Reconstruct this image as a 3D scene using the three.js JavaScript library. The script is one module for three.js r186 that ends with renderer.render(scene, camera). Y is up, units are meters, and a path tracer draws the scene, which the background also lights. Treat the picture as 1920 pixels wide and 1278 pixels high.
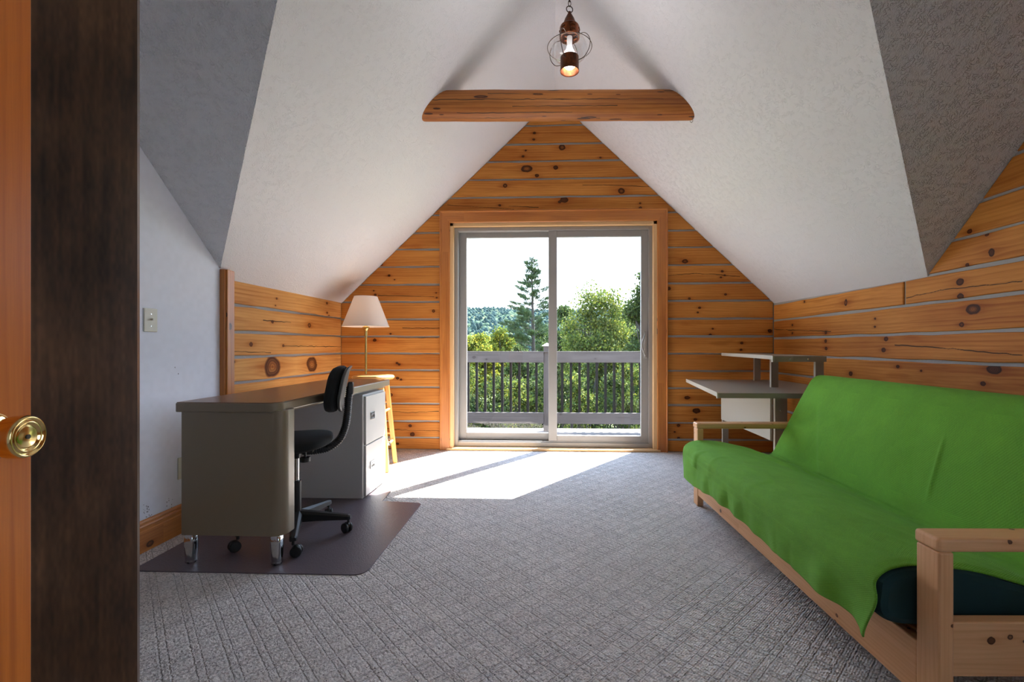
import * as THREE from 'three';
import { RoundedBoxGeometry } from 'three/addons/geometries/RoundedBoxGeometry.js';
import { mergeGeometries } from 'three/addons/utils/BufferGeometryUtils.js';

// ---------------------------------------------------------------- camera, sky, sun, exposure
const scene = new THREE.Scene();
const renderer = new THREE.WebGLRenderer({ antialias: true });
renderer.toneMapping = THREE.LinearToneMapping;
renderer.toneMappingExposure = 5.5;
renderer.shadowMap.enabled = true;
const FOCAL = 840, CX = 999, CY = 648, YAW = 2.3 * Math.PI / 180, EYE = 1.0;
const camera = new THREE.PerspectiveCamera(2 * Math.atan(639 / FOCAL) * 180 / Math.PI, 1920 / 1278, 0.02, 3000);
camera.position.set(0, EYE, 0);
camera.rotation.y = YAW;
camera.setViewOffset(1920, 1278, 960 - CX, 639 - CY, 1920, 1278);

{ // clear, slightly hazy daytime sky: white towards the horizon, pale blue overhead
  const W = 256, H = 128, d = new Float32Array(W * H * 4);
  for (let j = 0; j < H; j++) for (let i = 0; i < W; i++) {
    const e = ((j + 0.5) / H - 0.5) * Math.PI, s = Math.max(0, Math.sin(e)), t = Math.pow(s, 0.55);
    const hz = [1.16, 1.25, 1.34], zn = [0.5, 0.8, 1.3], o = (j * W + i) * 4;
    for (let c = 0; c < 3; c++) d[o + c] = e < 0 ? 0.22 : hz[c] + (zn[c] - hz[c]) * t;
    d[o + 3] = 1;
  }
  const t = new THREE.DataTexture(d, W, H, THREE.RGBAFormat, THREE.FloatType);
  t.mapping = THREE.EquirectangularReflectionMapping; t.magFilter = THREE.LinearFilter; t.needsUpdate = true;
  scene.background = t; scene.environment = t;
}
const sun = new THREE.DirectionalLight(new THREE.Color(1.0, 0.97, 0.93), 8.2);
sun.position.set(0.41 * 40, 0.741 * 40, -0.531 * 40 - 3.5);
sun.target.position.set(0, 0, -3.5);
sun.castShadow = true;
Object.assign(sun.shadow.camera, { left: -14, right: 14, top: 14, bottom: -14, near: 1, far: 90 });
sun.shadow.mapSize.set(2048, 2048);
scene.add(sun, sun.target);

// ---------------------------------------------------------------- helpers
const V3 = (x, y, z) => new THREE.Vector3(x, y, z);
function rng(seed) { let a = seed >>> 0; return () => { a = (a + 0x6D2B79F5) | 0; let t = Math.imul(a ^ (a >>> 15), 1 | a); t = (t + Math.imul(t ^ (t >>> 7), 61 | t)) ^ t; return ((t ^ (t >>> 14)) >>> 0) / 4294967296; }; }
const HASH = (() => { const r = rng(77), a = new Float32Array(65536); for (let i = 0; i < 65536; i++) a[i] = r(); return a; })();
function vn(x, y, px = 0, py = 0) { // value noise 0..1, optional integer periods
  let ix = Math.floor(x), iy = Math.floor(y); const fx = x - ix, fy = y - iy, u = fx * fx * (3 - 2 * fx), v = fy * fy * (3 - 2 * fy);
  let ix1 = ix + 1, iy1 = iy + 1;
  if (px) { ix = ((ix % px) + px) % px; ix1 = ((ix1 % px) + px) % px; }
  if (py) { iy = ((iy % py) + py) % py; iy1 = ((iy1 % py) + py) % py; }
  const h = (a, b) => HASH[(a * 374761 + b * 668265 + ((a * b) & 1023) * 91) & 65535];
  const a = h(ix, iy), b = h(ix1, iy), c = h(ix, iy1), d = h(ix1, iy1);
  return a + (b - a) * u + (c - a) * v + (a - b - c + d) * u * v;
}
const fbm = (x, y) => 0.55 * vn(x, y) + 0.28 * vn(x * 2.1 + 5.2, y * 2.1 + 1.3) + 0.17 * vn(x * 4.3 + 9.1, y * 4.3 + 7.7);
const clamp = (x, a = 0, b = 1) => Math.min(b, Math.max(a, x));
const sstep = (a, b, x) => { const t = clamp((x - a) / (b - a)); return t * t * (3 - 2 * t); };
const lerp = (a, b, t) => a + (b - a) * t;

const taken = new Map();
function numbered(name) { const n = taken.get(name) ?? 0; taken.set(name, n + 1); return n ? name + '_' + String(n).padStart(3, '0') : name; }
function thing(name, label, category, [x, y, z] = [0, 0, 0], turn = 0, group) {
  const o = new THREE.Group(); o.name = numbered(name); o.position.set(x, y, z); o.rotation.y = turn; scene.add(o);
  o.userData = { label, category }; if (group) o.userData.group = group; return o;
}
function struct(name) { const o = new THREE.Group(); o.name = name; o.userData = { kind: 'structure' }; scene.add(o); return o; }
function part(name, geo, mat, parent, label) { const m = new THREE.Mesh(geo, mat); m.name = name; if (label) m.userData.label = label; parent.add(m); return m; }
function solo(name, label, category, geo, mat, pos = [0, 0, 0], group) {
  const m = new THREE.Mesh(geo, mat); m.name = numbered(name); m.position.set(...pos); m.userData = { label, category }; if (group) m.userData.group = group; scene.add(m); return m;
}
const merge = (list) => mergeGeometries(list.map((g) => { const q = g.index ? g.toNonIndexed() : g; for (const k of Object.keys(q.attributes)) if (!['position', 'normal', 'uv'].includes(k)) q.deleteAttribute(k); return q; }));

// uv in metres, u along the grain axis ('x','y','z'); off shifts the pattern so that pieces differ
function grain(geo, axis = 'x', off = 0, scale = 1) {
  const p = geo.attributes.position, n = geo.attributes.normal, uv = new Float32Array(p.count * 2), A = 'xyz'.indexOf(axis);
  for (let i = 0; i < p.count; i++) {
    const P = [p.getX(i), p.getY(i), p.getZ(i)], N = [Math.abs(n.getX(i)), Math.abs(n.getY(i)), Math.abs(n.getZ(i))], o = [0, 1, 2].filter((k) => k !== A);
    let u, v;
    if (N[A] > 0.8) { u = P[o[0]] * 0.2; v = P[o[1]]; } else { u = P[A]; v = N[o[0]] > N[o[1]] ? P[o[1]] + 0.13 : P[o[0]]; }
    uv[2 * i] = (u + off) * scale; uv[2 * i + 1] = (v + off * 0.377) * scale;
  }
  geo.setAttribute('uv', new THREE.BufferAttribute(uv, 2)); return geo;
}
const box = (w, h, d, x = 0, y = 0, z = 0) => new THREE.BoxGeometry(w, h, d).translate(x, y, z);
const rbox = (w, h, d, r = 0.004, x = 0, y = 0, z = 0, seg = 2) => new RoundedBoxGeometry(w, h, d, seg, Math.min(r, w / 2.01, h / 2.01, d / 2.01)).translate(x, y, z);
const cyl = (r0, r1, h, x = 0, y = 0, z = 0, n = 24) => new THREE.CylinderGeometry(r1, r0, h, n).translate(x, y, z);
function rod(a, b, r0, r1 = r0, n = 10) {
  const A = V3(...a), B = V3(...b), d = B.clone().sub(A), g = new THREE.CylinderGeometry(r1, r0, d.length(), n);
  g.applyQuaternion(new THREE.Quaternion().setFromUnitVectors(V3(0, 1, 0), d.clone().normalize())); const m = A.add(B).multiplyScalar(0.5); return g.translate(m.x, m.y, m.z);
}
const tube = (pts, r, seg = 32, n = 8, closed = false) => new THREE.TubeGeometry(new THREE.CatmullRomCurve3(pts.map((p) => V3(...p)), closed), seg, r, n, closed);
const lathe = (pts, n = 32) => new THREE.LatheGeometry(pts.map((p) => new THREE.Vector2(p[0], p[1])), n);
function bar(a, b, w, d, ref = [0, 0, 1]) { // square-section bar from a to b
  const A = V3(...a), B = V3(...b), y = B.clone().sub(A), L = y.length(); y.normalize(); let z = V3(...ref); const x = y.clone().cross(z).normalize(); z = x.clone().cross(y);
  const g = new RoundedBoxGeometry(w, L, d, 2, Math.min(w, d) * 0.15); g.applyMatrix4(new THREE.Matrix4().makeBasis(x, y, z)); const m = A.add(B).multiplyScalar(0.5); return g.translate(m.x, m.y, m.z);
}
function slab(pts, out, t, ua, va) { // flat polygon with thickness; `out` points away from the room
  const P = pts.map((p) => V3(...p)), O = V3(...out).normalize().multiplyScalar(t), pos = [], uv = [], UA = V3(...ua), VA = V3(...va);
  const nrm = P[1].clone().sub(P[0]).cross(P[2].clone().sub(P[0])); if (nrm.dot(O) > 0) P.reverse();
  const tri = (a, b, c) => { for (const q of [a, b, c]) { pos.push(q.x, q.y, q.z); uv.push(q.dot(UA), q.dot(VA)); } };
  const Q = P.map((p) => p.clone().add(O)), n = P.length;
  for (let i = 1; i < n - 1; i++) { tri(P[0], P[i], P[i + 1]); tri(Q[0], Q[i + 1], Q[i]); }
  for (let i = 0; i < n; i++) { const j = (i + 1) % n; tri(P[i], Q[i], Q[j]); tri(P[i], Q[j], P[j]); }
  const g = new THREE.BufferGeometry(); g.setAttribute('position', new THREE.Float32BufferAttribute(pos, 3)); g.setAttribute('uv', new THREE.Float32BufferAttribute(uv, 2)); g.computeVertexNormals(); return g;
}
function clipPoly(poly, a, b, c) { // keep a*x + b*y <= c
  const out = []; for (let i = 0; i < poly.length; i++) { const p = poly[i], q = poly[(i + 1) % poly.length], dp = a * p[0] + b * p[1] - c, dq = a * q[0] + b * q[1] - c; if (dp <= 0) out.push(p); if ((dp < 0 && dq > 0) || (dp > 0 && dq < 0)) { const t = dp / (dp - dq); out.push([lerp(p[0], q[0], t), lerp(p[1], q[1], t)]); } } return out;
}
const shapeOf = (pts) => new THREE.Shape(pts.map((p) => new THREE.Vector2(p[0], p[1])));
function roundRect(x0, y0, x1, y1, r) { const [a, b, c, d] = Array.isArray(r) ? r : [r, r, r, r], s = new THREE.Shape(); s.moveTo(x0 + a, y0); s.lineTo(x1 - b, y0); if (b) s.absarc(x1 - b, y0 + b, b, -Math.PI / 2, 0); s.lineTo(x1, y1 - c); if (c) s.absarc(x1 - c, y1 - c, c, 0, Math.PI / 2); s.lineTo(x0 + d, y1); if (d) s.absarc(x0 + d, y1 - d, d, Math.PI / 2, Math.PI); s.lineTo(x0, y0 + a); if (a) s.absarc(x0 + a, y0 + a, a, Math.PI, 1.5 * Math.PI); return s; }
const extrude = (shape, depth, bevel = 0) => new THREE.ExtrudeGeometry(shape, { depth, bevelEnabled: bevel > 0, bevelSize: bevel, bevelThickness: bevel, bevelOffset: -bevel, bevelSegments: 2, curveSegments: 10 });
// from a spot on a photograph of this wall to a point on the wall (used to lay knots and cracks into the wood where they are)
function seen(px, py, axis, value) {
  const c = Math.cos(YAW), s = Math.sin(YAW), a = (px - CX) / FOCAL, b = -(py - CY) / FOCAL, d = [a * c - s, b, -a * s - c], o = [0, EYE, 0], k = 'xyz'.indexOf(axis), t = (value - o[k]) / d[k];
  return [o[0] + t * d[0], o[1] + t * d[1], o[2] + t * d[2]];
}

// ---------------------------------------------------------------- textures
function dataTex(W, H, f, srgb = true) {
  const d = new Uint8Array(W * H * 4), c = [0, 0, 0];
  for (let j = 0; j < H; j++) for (let i = 0; i < W; i++) { f(i, j, c); const o = (j * W + i) * 4; d[o] = clamp(c[0], 0, 255); d[o + 1] = clamp(c[1], 0, 255); d[o + 2] = clamp(c[2], 0, 255); d[o + 3] = 255; }
  const t = new THREE.DataTexture(d, W, H); t.magFilter = THREE.LinearFilter; t.minFilter = THREE.LinearMipmapLinearFilter; t.generateMipmaps = true; t.wrapS = t.wrapT = THREE.RepeatWrapping; if (srgb) t.colorSpace = THREE.SRGBColorSpace; t.needsUpdate = true; return t;
}
// pine: rows = the heights of separate boards; knots {u, v, r}; cracks = polylines with a width
function woodTex({ w, h, W, H, rows = [0, h], knots = [], cracks = [], light, dark, knot = [58, 28, 14], seed = 1, freq = 48, vary = 0.5, contrast = 1 }) {
  const R = rng(seed), tone = [], so = []; for (let i = 0; i < rows.length; i++) { tone.push((R() - 0.5) * vary); so.push(R() * 90); }
  const rowOf = (v) => { let k = 0; while (k < rows.length - 2 && v >= rows[k + 1]) k++; return k; };
  const kin = rows.map(() => []); for (const k of knots) kin[rowOf(k.v)].push(k);
  const seg = rows.map(() => []); for (const c of cracks) for (let i = 0; i < c.p.length - 1; i++) seg[rowOf(c.p[i][1])].push([...c.p[i], ...c.p[i + 1], c.r ?? 0.0022]);
  return dataTex(W, H, (i, j, o) => {
    const u = (i + 0.5) / W * w, v = (j + 0.5) / H * h, r = rowOf(v), s = so[r];
    let vv = v, kd = 0, halo = 0;
    for (const k of kin[r]) {
      const dx = u - k.u, dy = v - k.v; if (Math.abs(dx) > k.r * 7 || Math.abs(dy) > k.r * 5) continue;
      const e = Math.exp(-(dx * dx) / (9 * k.r * k.r) - (dy * dy) / (3.2 * k.r * k.r)); vv -= dy * 0.62 * e;
      const a = Math.atan2(dy, dx), dd = Math.hypot(dx * (k.e ?? 0.82), dy) / (k.r * (0.9 + 0.22 * vn(a * 1.6 + k.u * 31, k.v * 57)));
      if (dd < 1) kd = Math.max(kd, 0.74 + 0.26 * sstep(0.6, 0.93, dd) - (k.open ?? 0) * sstep(0.75, 0.2, dd) + 0.16 * Math.sin(dd * 22)); else kd = Math.max(kd, 0.75 * sstep(1.22, 1, dd));
      halo = Math.max(halo, 0.42 * Math.exp(-(dx * dx) / (12 * k.r * k.r) - (dy * dy) / (2.2 * k.r * k.r)));
    }
    const warp = (fbm(u * 0.8 + s, vv * 5 + s) - 0.5) * 0.075 + (fbm(u * 5 + s, vv * 26) - 0.5) * 0.006;
    const ring = (vv + warp) * freq + s, fr = ring - Math.floor(ring), late = fr < 0.82 ? Math.pow(fr / 0.82, 2.6) : 1 - (fr - 0.82) / 0.18;
    const strength = 0.35 + 0.65 * vn(Math.floor(ring) * 1.37 + s, u * 0.35);
    const fib = vn(u * 22 + s, v * 850) - 0.5, blot = fbm(u * 1.7 + s * 2, v * 9 + s) - 0.5, streak = sstep(0.52, 0.95, vn(u * 1.1 + s, vv * 130 + s)) * vn(u * 2.3 + s, v * 14), stain = sstep(0.62, 0.85, fbm(u * 2.6 + s * 3, v * 16 + s * 5));
    let t = clamp(0.24 + tone[r] * 0.6 + contrast * (0.24 * late * strength + 0.16 * fib + 0.42 * streak) + 0.62 * blot + 0.22 * stain + halo);
    let ck = 0; for (const q of seg[r]) { if (u < q[0] || u > q[2]) continue; const yy = lerp(q[1], q[3], (u - q[0]) / (q[2] - q[0])) + (vn(u * 30, q[1] * 50) - 0.5) * 0.006; const th = q[4] * (0.35 + 1.1 * vn(u * 9 + 3, q[1] * 20)); ck = Math.max(ck, sstep(th * 1.5, th * 0.5, Math.abs(v - yy))); }
    for (let c = 0; c < 3; c++) { let x = lerp(light[c], dark[c], t); x = lerp(x, knot[c], clamp(kd)); x = lerp(x, 38 - c * 9, ck * 0.9); o[c] = x; }
  });
}
const rep = (t, x, y = x) => { const c = t.clone(); c.repeat.set(x, y); c.needsUpdate = true; return c; };
function randKnots(n, w, h, r0, r1, seed, e) { const R = rng(seed), a = []; for (let i = 0; i < n; i++) { const r = lerp(r0, r1, R() ** 2); a.push({ u: 0.05 + R() * (w - 0.1), v: r * 2 + R() * (h - 4 * r), r, e, open: R() < 0.5 ? 0.35 : 0 }); } return a; }

const GRY = (g) => new THREE.Color(g, g, g);
const M = {};
M.wall = new THREE.MeshStandardMaterial({ color: new THREE.Color(0.8, 0.83, 0.92), roughness: 0.62 });
{ // sprayed and knocked-down ceiling paint: relief only
  const N = 1024, P = 128;
  const bump = dataTex(N, N, (i, j, o) => { const x = i / N, y = j / N, a = vn(x * 64 + 2 * vn(x * 16, y * 16, 16, 16), y * 64, 64, 64), b = vn(x * P, y * P + 9, P, P), c = vn(x * 24, y * 24 + 3, 24, 24); const ridge = 1 - Math.abs(2 * a - 1); o[0] = o[1] = o[2] = 255 * (0.62 * sstep(0.55, 0.95, ridge) * sstep(0.25, 0.7, c) + 0.3 * b); }, false);
  M.ceil = new THREE.MeshStandardMaterial({ color: new THREE.Color(0.79, 0.81, 0.86), roughness: 0.5, bumpMap: bump, bumpScale: 0.0018 });
  M.ceilRough = new THREE.MeshStandardMaterial({ color: M.ceil.color, roughness: 0.34, bumpMap: bump, bumpScale: 0.006 });
  bump.repeat.set(2.3, 2.3);
}
M.chink = new THREE.MeshStandardMaterial({ color: new THREE.Color(0.4, 0.41, 0.41), roughness: 0.85, bumpMap: dataTex(256, 256, (i, j, o) => { o[0] = o[1] = o[2] = 255 * (0.6 * vn(i / 16, j / 8, 16, 32) + 0.4 * vn(i / 3, j / 3, 85, 85)); }, false), bumpScale: 0.003 });
const LOGL = [220, 152, 76], LOGD = [150, 80, 27];
const pineT = woodTex({ w: 2, h: 0.5, W: 2048, H: 512, light: [210, 138, 64], dark: [148, 78, 26], knots: randKnots(9, 2, 0.5, 0.008, 0.018, 5, 0.7), seed: 11, freq: 60, vary: 0 });
M.trim = new THREE.MeshPhysicalMaterial({ map: rep(pineT, 0.5, 2), roughness: 0.42, clearcoat: 0.3, clearcoatRoughness: 0.3 });
M.liner = new THREE.MeshStandardMaterial({ map: rep(woodTex({ w: 2, h: 0.5, W: 1024, H: 256, light: [228, 190, 140], dark: [200, 152, 100], seed: 12, freq: 50, vary: 0 }), 0.5, 2), roughness: 0.5 });
M.futon = new THREE.MeshStandardMaterial({ map: rep(woodTex({ w: 1.6, h: 0.4, W: 2048, H: 512, light: [238, 190, 140], dark: [206, 146, 96], knots: randKnots(26, 1.6, 0.4, 0.003, 0.009, 8, 0.9), knot: [62, 34, 20], seed: 21, freq: 75, vary: 0, contrast: 1.1 }), 1 / 1.6, 2.5), roughness: 0.4 });
M.stool = new THREE.MeshStandardMaterial({ map: rep(woodTex({ w: 1, h: 0.25, W: 512, H: 256, light: [232, 178, 106], dark: [205, 140, 70], seed: 31, freq: 90, vary: 0 }), 1, 4), roughness: 0.35 });
M.beam = new THREE.MeshStandardMaterial({ map: woodTex({ w: 2.1, h: 0.7, W: 2048, H: 700, light: [204, 132, 62], dark: [138, 74, 28], knots: [...randKnots(46, 2.1, 0.7, 0.003, 0.011, 41, 0.24)], cracks: [0, 1, 2, 3, 4, 5, 6].map((k) => ({ p: [[0.06 + ((k * 0.37) % 0.9), 0.2 + k * 0.047], [0.9 + ((k * 0.29) % 1.1), 0.203 + k * 0.047]], r: 0.0022 })), seed: 43, freq: 34, vary: 0, contrast: 1.9 }), roughness: 0.55 });
M.door = new THREE.MeshPhysicalMaterial({ map: rep(woodTex({ w: 2.2, h: 0.5, W: 2048, H: 512, light: [214, 122, 40], dark: [158, 74, 16], knots: [{ u: 0.25, v: 0.25, r: 0.02, e: 0.5 }, { u: 1.42, v: 0.12, r: 0.016, e: 0.4 }, { u: 0.9, v: 0.4, r: 0.01 }], seed: 51, freq: 40, vary: 0 }), 1 / 2.2, 2), roughness: 0.38, specularIntensity: 0.45 });
M.brown = new THREE.MeshPhysicalMaterial({ map: dataTex(512, 1024, (i, j, o) => { const x = i / 512, y = j / 1024, b = fbm(x * 5, y * 7), g = vn(x * 150, y * 12) - 0.5, f = vn(x * 240, y * 120) - 0.5, s = fbm(x * 14 + 7, y * 9); const t = 0.75 + 0.7 * (b - 0.5) + 0.22 * g + 0.16 * f + 0.3 * (s - 0.5); o[0] = 134 * t; o[1] = 96 * t; o[2] = 66 * t; }), roughness: 0.36, clearcoat: 0.15, clearcoatRoughness: 0.3 });
M.vinyl = new THREE.MeshStandardMaterial({ color: new THREE.Color(0.32, 0.31, 0.297), roughness: 0.45 });
M.rubber = new THREE.MeshStandardMaterial({ color: GRY(0.02), roughness: 0.7 });
M.glass = new THREE.MeshPhysicalMaterial({ color: 0xffffff, transmission: 1, thickness: 0, roughness: 0, ior: 1.5, metalness: 0 });
M.brass = new THREE.MeshStandardMaterial({ color: new THREE.Color(0.83, 0.62, 0.26), metalness: 1, roughness: 0.13 });
M.brassSoft = new THREE.MeshStandardMaterial({ color: new THREE.Color(0.62, 0.48, 0.2), metalness: 1, roughness: 0.24 });
M.chrome = new THREE.MeshStandardMaterial({ color: GRY(0.55), metalness: 1, roughness: 0.12 });
M.steel = new THREE.MeshStandardMaterial({ color: GRY(0.5), metalness: 1, roughness: 0.3 });
M.deskPaint = new THREE.MeshPhysicalMaterial({ color: new THREE.Color(0.21, 0.16, 0.098), roughness: 0.4, clearcoat: 0.5, clearcoatRoughness: 0.3 });
M.cabPaint = new THREE.MeshPhysicalMaterial({ color: new THREE.Color(0.52, 0.51, 0.49), roughness: 0.4, clearcoat: 0.2, clearcoatRoughness: 0.3 });
M.deskTop = new THREE.MeshPhysicalMaterial({ map: dataTex(256, 256, (i, j, o) => { const t = 0.94 + 0.12 * vn(i / 2, j / 2, 128, 128); o[0] = 118 * t; o[1] = 84 * t; o[2] = 60 * t; }), roughness: 0.3 });
M.black = new THREE.MeshStandardMaterial({ color: GRY(0.012), roughness: 0.5 });
M.blackFab = new THREE.MeshStandardMaterial({ color: GRY(0.009), roughness: 0.95 });
M.shell = new THREE.MeshStandardMaterial({ color: GRY(0.035), roughness: 0.42 });
M.mat = new THREE.MeshPhysicalMaterial({ color: new THREE.Color(0.115, 0.092, 0.106), roughness: 0.42, bumpMap: dataTex(256, 256, (i, j, o) => { o[0] = o[1] = o[2] = 255 * vn(i / 4, j / 4, 64, 64); }, false), bumpScale: 0.0006 });
M.mat.bumpMap.repeat.set(4, 4);
M.ivory = new THREE.MeshStandardMaterial({ color: new THREE.Color(0.6, 0.57, 0.46), roughness: 0.4 });
M.copper = new THREE.MeshStandardMaterial({ map: dataTex(256, 256, (i, j, o) => { const t = fbm(i / 20, j / 34), q = fbm(i / 7 + 4, j / 9); const k = 0.5 + 0.8 * (t - 0.4) + 0.35 * (q - 0.5); o[0] = 140 * k + 20; o[1] = 72 * k + 12; o[2] = 34 * k + 8; }), metalness: 0.85, roughness: 0.36 });
M.iron = new THREE.MeshStandardMaterial({ color: new THREE.Color(0.06, 0.045, 0.035), metalness: 0.7, roughness: 0.5 });
M.lam = new THREE.MeshStandardMaterial({ color: new THREE.Color(0.32, 0.285, 0.23), roughness: 0.38 });
M.lamEdge = new THREE.MeshStandardMaterial({ color: new THREE.Color(0.46, 0.42, 0.34), roughness: 0.4 });
M.lamPanel = new THREE.MeshStandardMaterial({ color: new THREE.Color(0.46, 0.43, 0.36), roughness: 0.45 });
M.mattress = new THREE.MeshStandardMaterial({ color: new THREE.Color(0.004, 0.034, 0.037), roughness: 0.9 });
{ const weave = dataTex(512, 512, (i, j, o) => { const a = Math.sin((i + j) * Math.PI / 8), b = Math.sin((i - j) * Math.PI / 16); o[0] = o[1] = o[2] = 255 * (0.45 + 0.3 * a + 0.12 * b + 0.25 * (vn(i / 2, j / 2, 256, 256) - 0.5)); }, false);
  const col = dataTex(512, 512, (i, j, o) => { const t = 0.94 + 0.1 * (vn(i / 3, j / 3, 170, 170) - 0.5) + 0.1 * (fbm(i / 90, j / 90)); o[0] = 110 * t; o[1] = 176 * t; o[2] = 52 * t; });
  M.blanket = new THREE.MeshPhysicalMaterial({ map: rep(col, 4), bumpMap: rep(weave, 6), bumpScale: 0.0012, roughness: 0.92, sheen: 0.2, sheenRoughness: 0.5, sheenColor: new THREE.Color(0.35, 0.6, 0.25) }); }
M.shade = new THREE.MeshPhysicalMaterial({ color: new THREE.Color(0.9, 0.84, 0.79), roughness: 0.95, transmission: 0.35, thickness: 0 });
M.weather = new THREE.MeshStandardMaterial({ map: rep(woodTex({ w: 2, h: 0.5, W: 1024, H: 256, light: [90, 83, 80], dark: [60, 53, 50], knots: randKnots(7, 2, 0.5, 0.008, 0.018, 61), knot: [50, 42, 38], seed: 62, freq: 50, vary: 0 }), 0.5, 2), roughness: 0.85 });
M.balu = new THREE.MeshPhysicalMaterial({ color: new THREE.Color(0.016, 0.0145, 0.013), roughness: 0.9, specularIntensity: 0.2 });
M.capWhite = new THREE.MeshStandardMaterial({ color: GRY(0.5), roughness: 0.6 });
M.siding = new THREE.MeshStandardMaterial({ color: new THREE.Color(0.3, 0.2, 0.12), roughness: 0.8 });

// ---------------------------------------------------------------- the room
const D = 4.279, XL = -2.043, XR = 2.083, XW = -1.985, RX = 0.033, RY = 3.37, RZ = -0.61, ZB = 1.7;   // back wall, log walls, white wall, ridge
const EL = 1.407, ER = 1.405, SL = (RY - EL) / (RX - XL), SR = (RY - ER) / (XR - RX);
const ceilL = (x) => EL + SL * (x - XL), ceilR = (x) => ER + SR * (XR - x);
const VL = [XW, ceilL(XW), -2.615], VR = [XR, 1.388, -2.565];                                            // feet of the two valleys
{ // carpet, laid at 45 degrees: crossing pairs of sheared rows over a flecked loop pile
  const N = 1536, T = 0.64, C = 0.08, n8 = 8;
  const line = (p) => { const m = ((p % C) + C) % C; return Math.max(sstep(0.0042, 0.0012, Math.abs(m - 0.012)), sstep(0.0042, 0.0012, Math.abs(m - 0.034))); };
  const hgt = new Float32Array(N * N);
  for (let j = 0; j < N; j++) for (let i = 0; i < N; i++) {
    const p = i / N * T, q = j / N * T, wob = (vn(p / T * 64, q / T * 64, 64, 64) - 0.5) * 0.0035, a = line(p + wob), b = line(q + wob);
    const tuft = vn(p / T * 96, q / T * 72, 96, 72), tuft2 = vn(p / T * 190, q / T * 150, 190, 150), row = 0.5 + 0.5 * Math.sin(q / T * 2 * Math.PI * 88 + 1.5 * wob / 0.0035);
    hgt[j * N + i] = clamp(0.42 + 0.38 * tuft + 0.16 * tuft2 + 0.1 * row - 0.55 * Math.max(a, b));
  }
  const bump = dataTex(N, N, (i, j, o) => { o[0] = o[1] = o[2] = 255 * hgt[j * N + i]; }, false);
  const col = dataTex(N, N, (i, j, o) => {
    const x = i / N, y = j / N, f = vn(x * 110, y * 80, 110, 80), g = vn(x * 60 + 5, y * 60, 60, 60), l = vn(x * 170, y * 150 + 3, 170, 150), big = vn(x * 9, y * 9, 9, 9);
    let t = 0.95 + 0.2 * (f - 0.5) + 0.16 * (l - 0.5) + 0.05 * (big - 0.5); t *= 1 - 0.42 * sstep(0.78, 0.95, l * 0.62 + f * 0.55 - 0.12 * g);
    o[0] = 226 * t; o[1] = 218 * t; o[2] = 212 * t;
  });
  M.carpet = new THREE.MeshStandardMaterial({ map: col, bumpMap: bump, bumpScale: 0.012, roughness: 1 });
  const g = new THREE.BoxGeometry(4.6, 0.2, 6.3); g.translate(0.02, -0.1, ZB - 3.05);
  const p = g.attributes.position, uv = []; for (let i = 0; i < p.count; i++) { const x = p.getX(i), z = p.getZ(i) + p.getY(i); uv.push((x - z) * Math.SQRT1_2 / T, (x + z) * Math.SQRT1_2 / T); }
  g.setAttribute('uv', new THREE.Float32BufferAttribute(uv, 2));
  const f = part('floor', g, M.carpet, scene); f.userData.kind = 'structure';
}
{ // ceiling: two dormer slopes, two roof slopes, the flat part over the viewer
  const c = struct('ceiling'), t = 0.14, ext = (x) => { const k = (x - VL[0]) / (RX - VL[0]); return [x, lerp(VL[1], RY, k), lerp(VL[2], RZ, k)]; }, extR = (x) => { const k = (VR[0] - x) / (VR[0] - RX); return [x, lerp(VR[1], RY, k), lerp(VR[2], RZ, k)]; };
  const zb = -D - 0.19, L = ext(XL - 0.2), R = extR(XR + 0.2);
  part('dormer_slope', slab([[XL - 0.2, ceilL(XL - 0.2), zb], [RX, RY, zb], [RX, RY, RZ], L], [-SL, 1, 0], t, [0, 0, 1], [0.7, 0.7, 0]), M.ceil, c);
  part('dormer_slope', slab([[XR + 0.2, ceilR(XR + 0.2), zb], [RX, RY, zb], [RX, RY, RZ], R], [SR, 1, 0], t, [0, 0, 1], [-0.7, 0.7, 0]), M.ceil, c);
  part('roof_slope', slab([L, [RX, RY, RZ], [XL - 0.2, RY, RZ]], [0, 1, -1], t, [1, 0, 0], [0, 0.7, 0.7]), M.ceilRough, c);
  part('roof_slope', slab([R, [RX, RY, RZ], [XR + 0.2, RY, RZ]], [0, 1, -1], t, [1, 0, 0], [0, 0.7, 0.7]), M.ceilRough, c);
  part('flat_panel', slab([[XL - 0.2, RY, RZ], [XR + 0.2, RY, RZ], [XR + 0.2, RY, ZB + 0.1], [XL - 0.2, RY, ZB + 0.1]], [0, 1, 0], t, [1, 0, 0], [0, 0, 1]), M.ceil, c);
}
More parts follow.
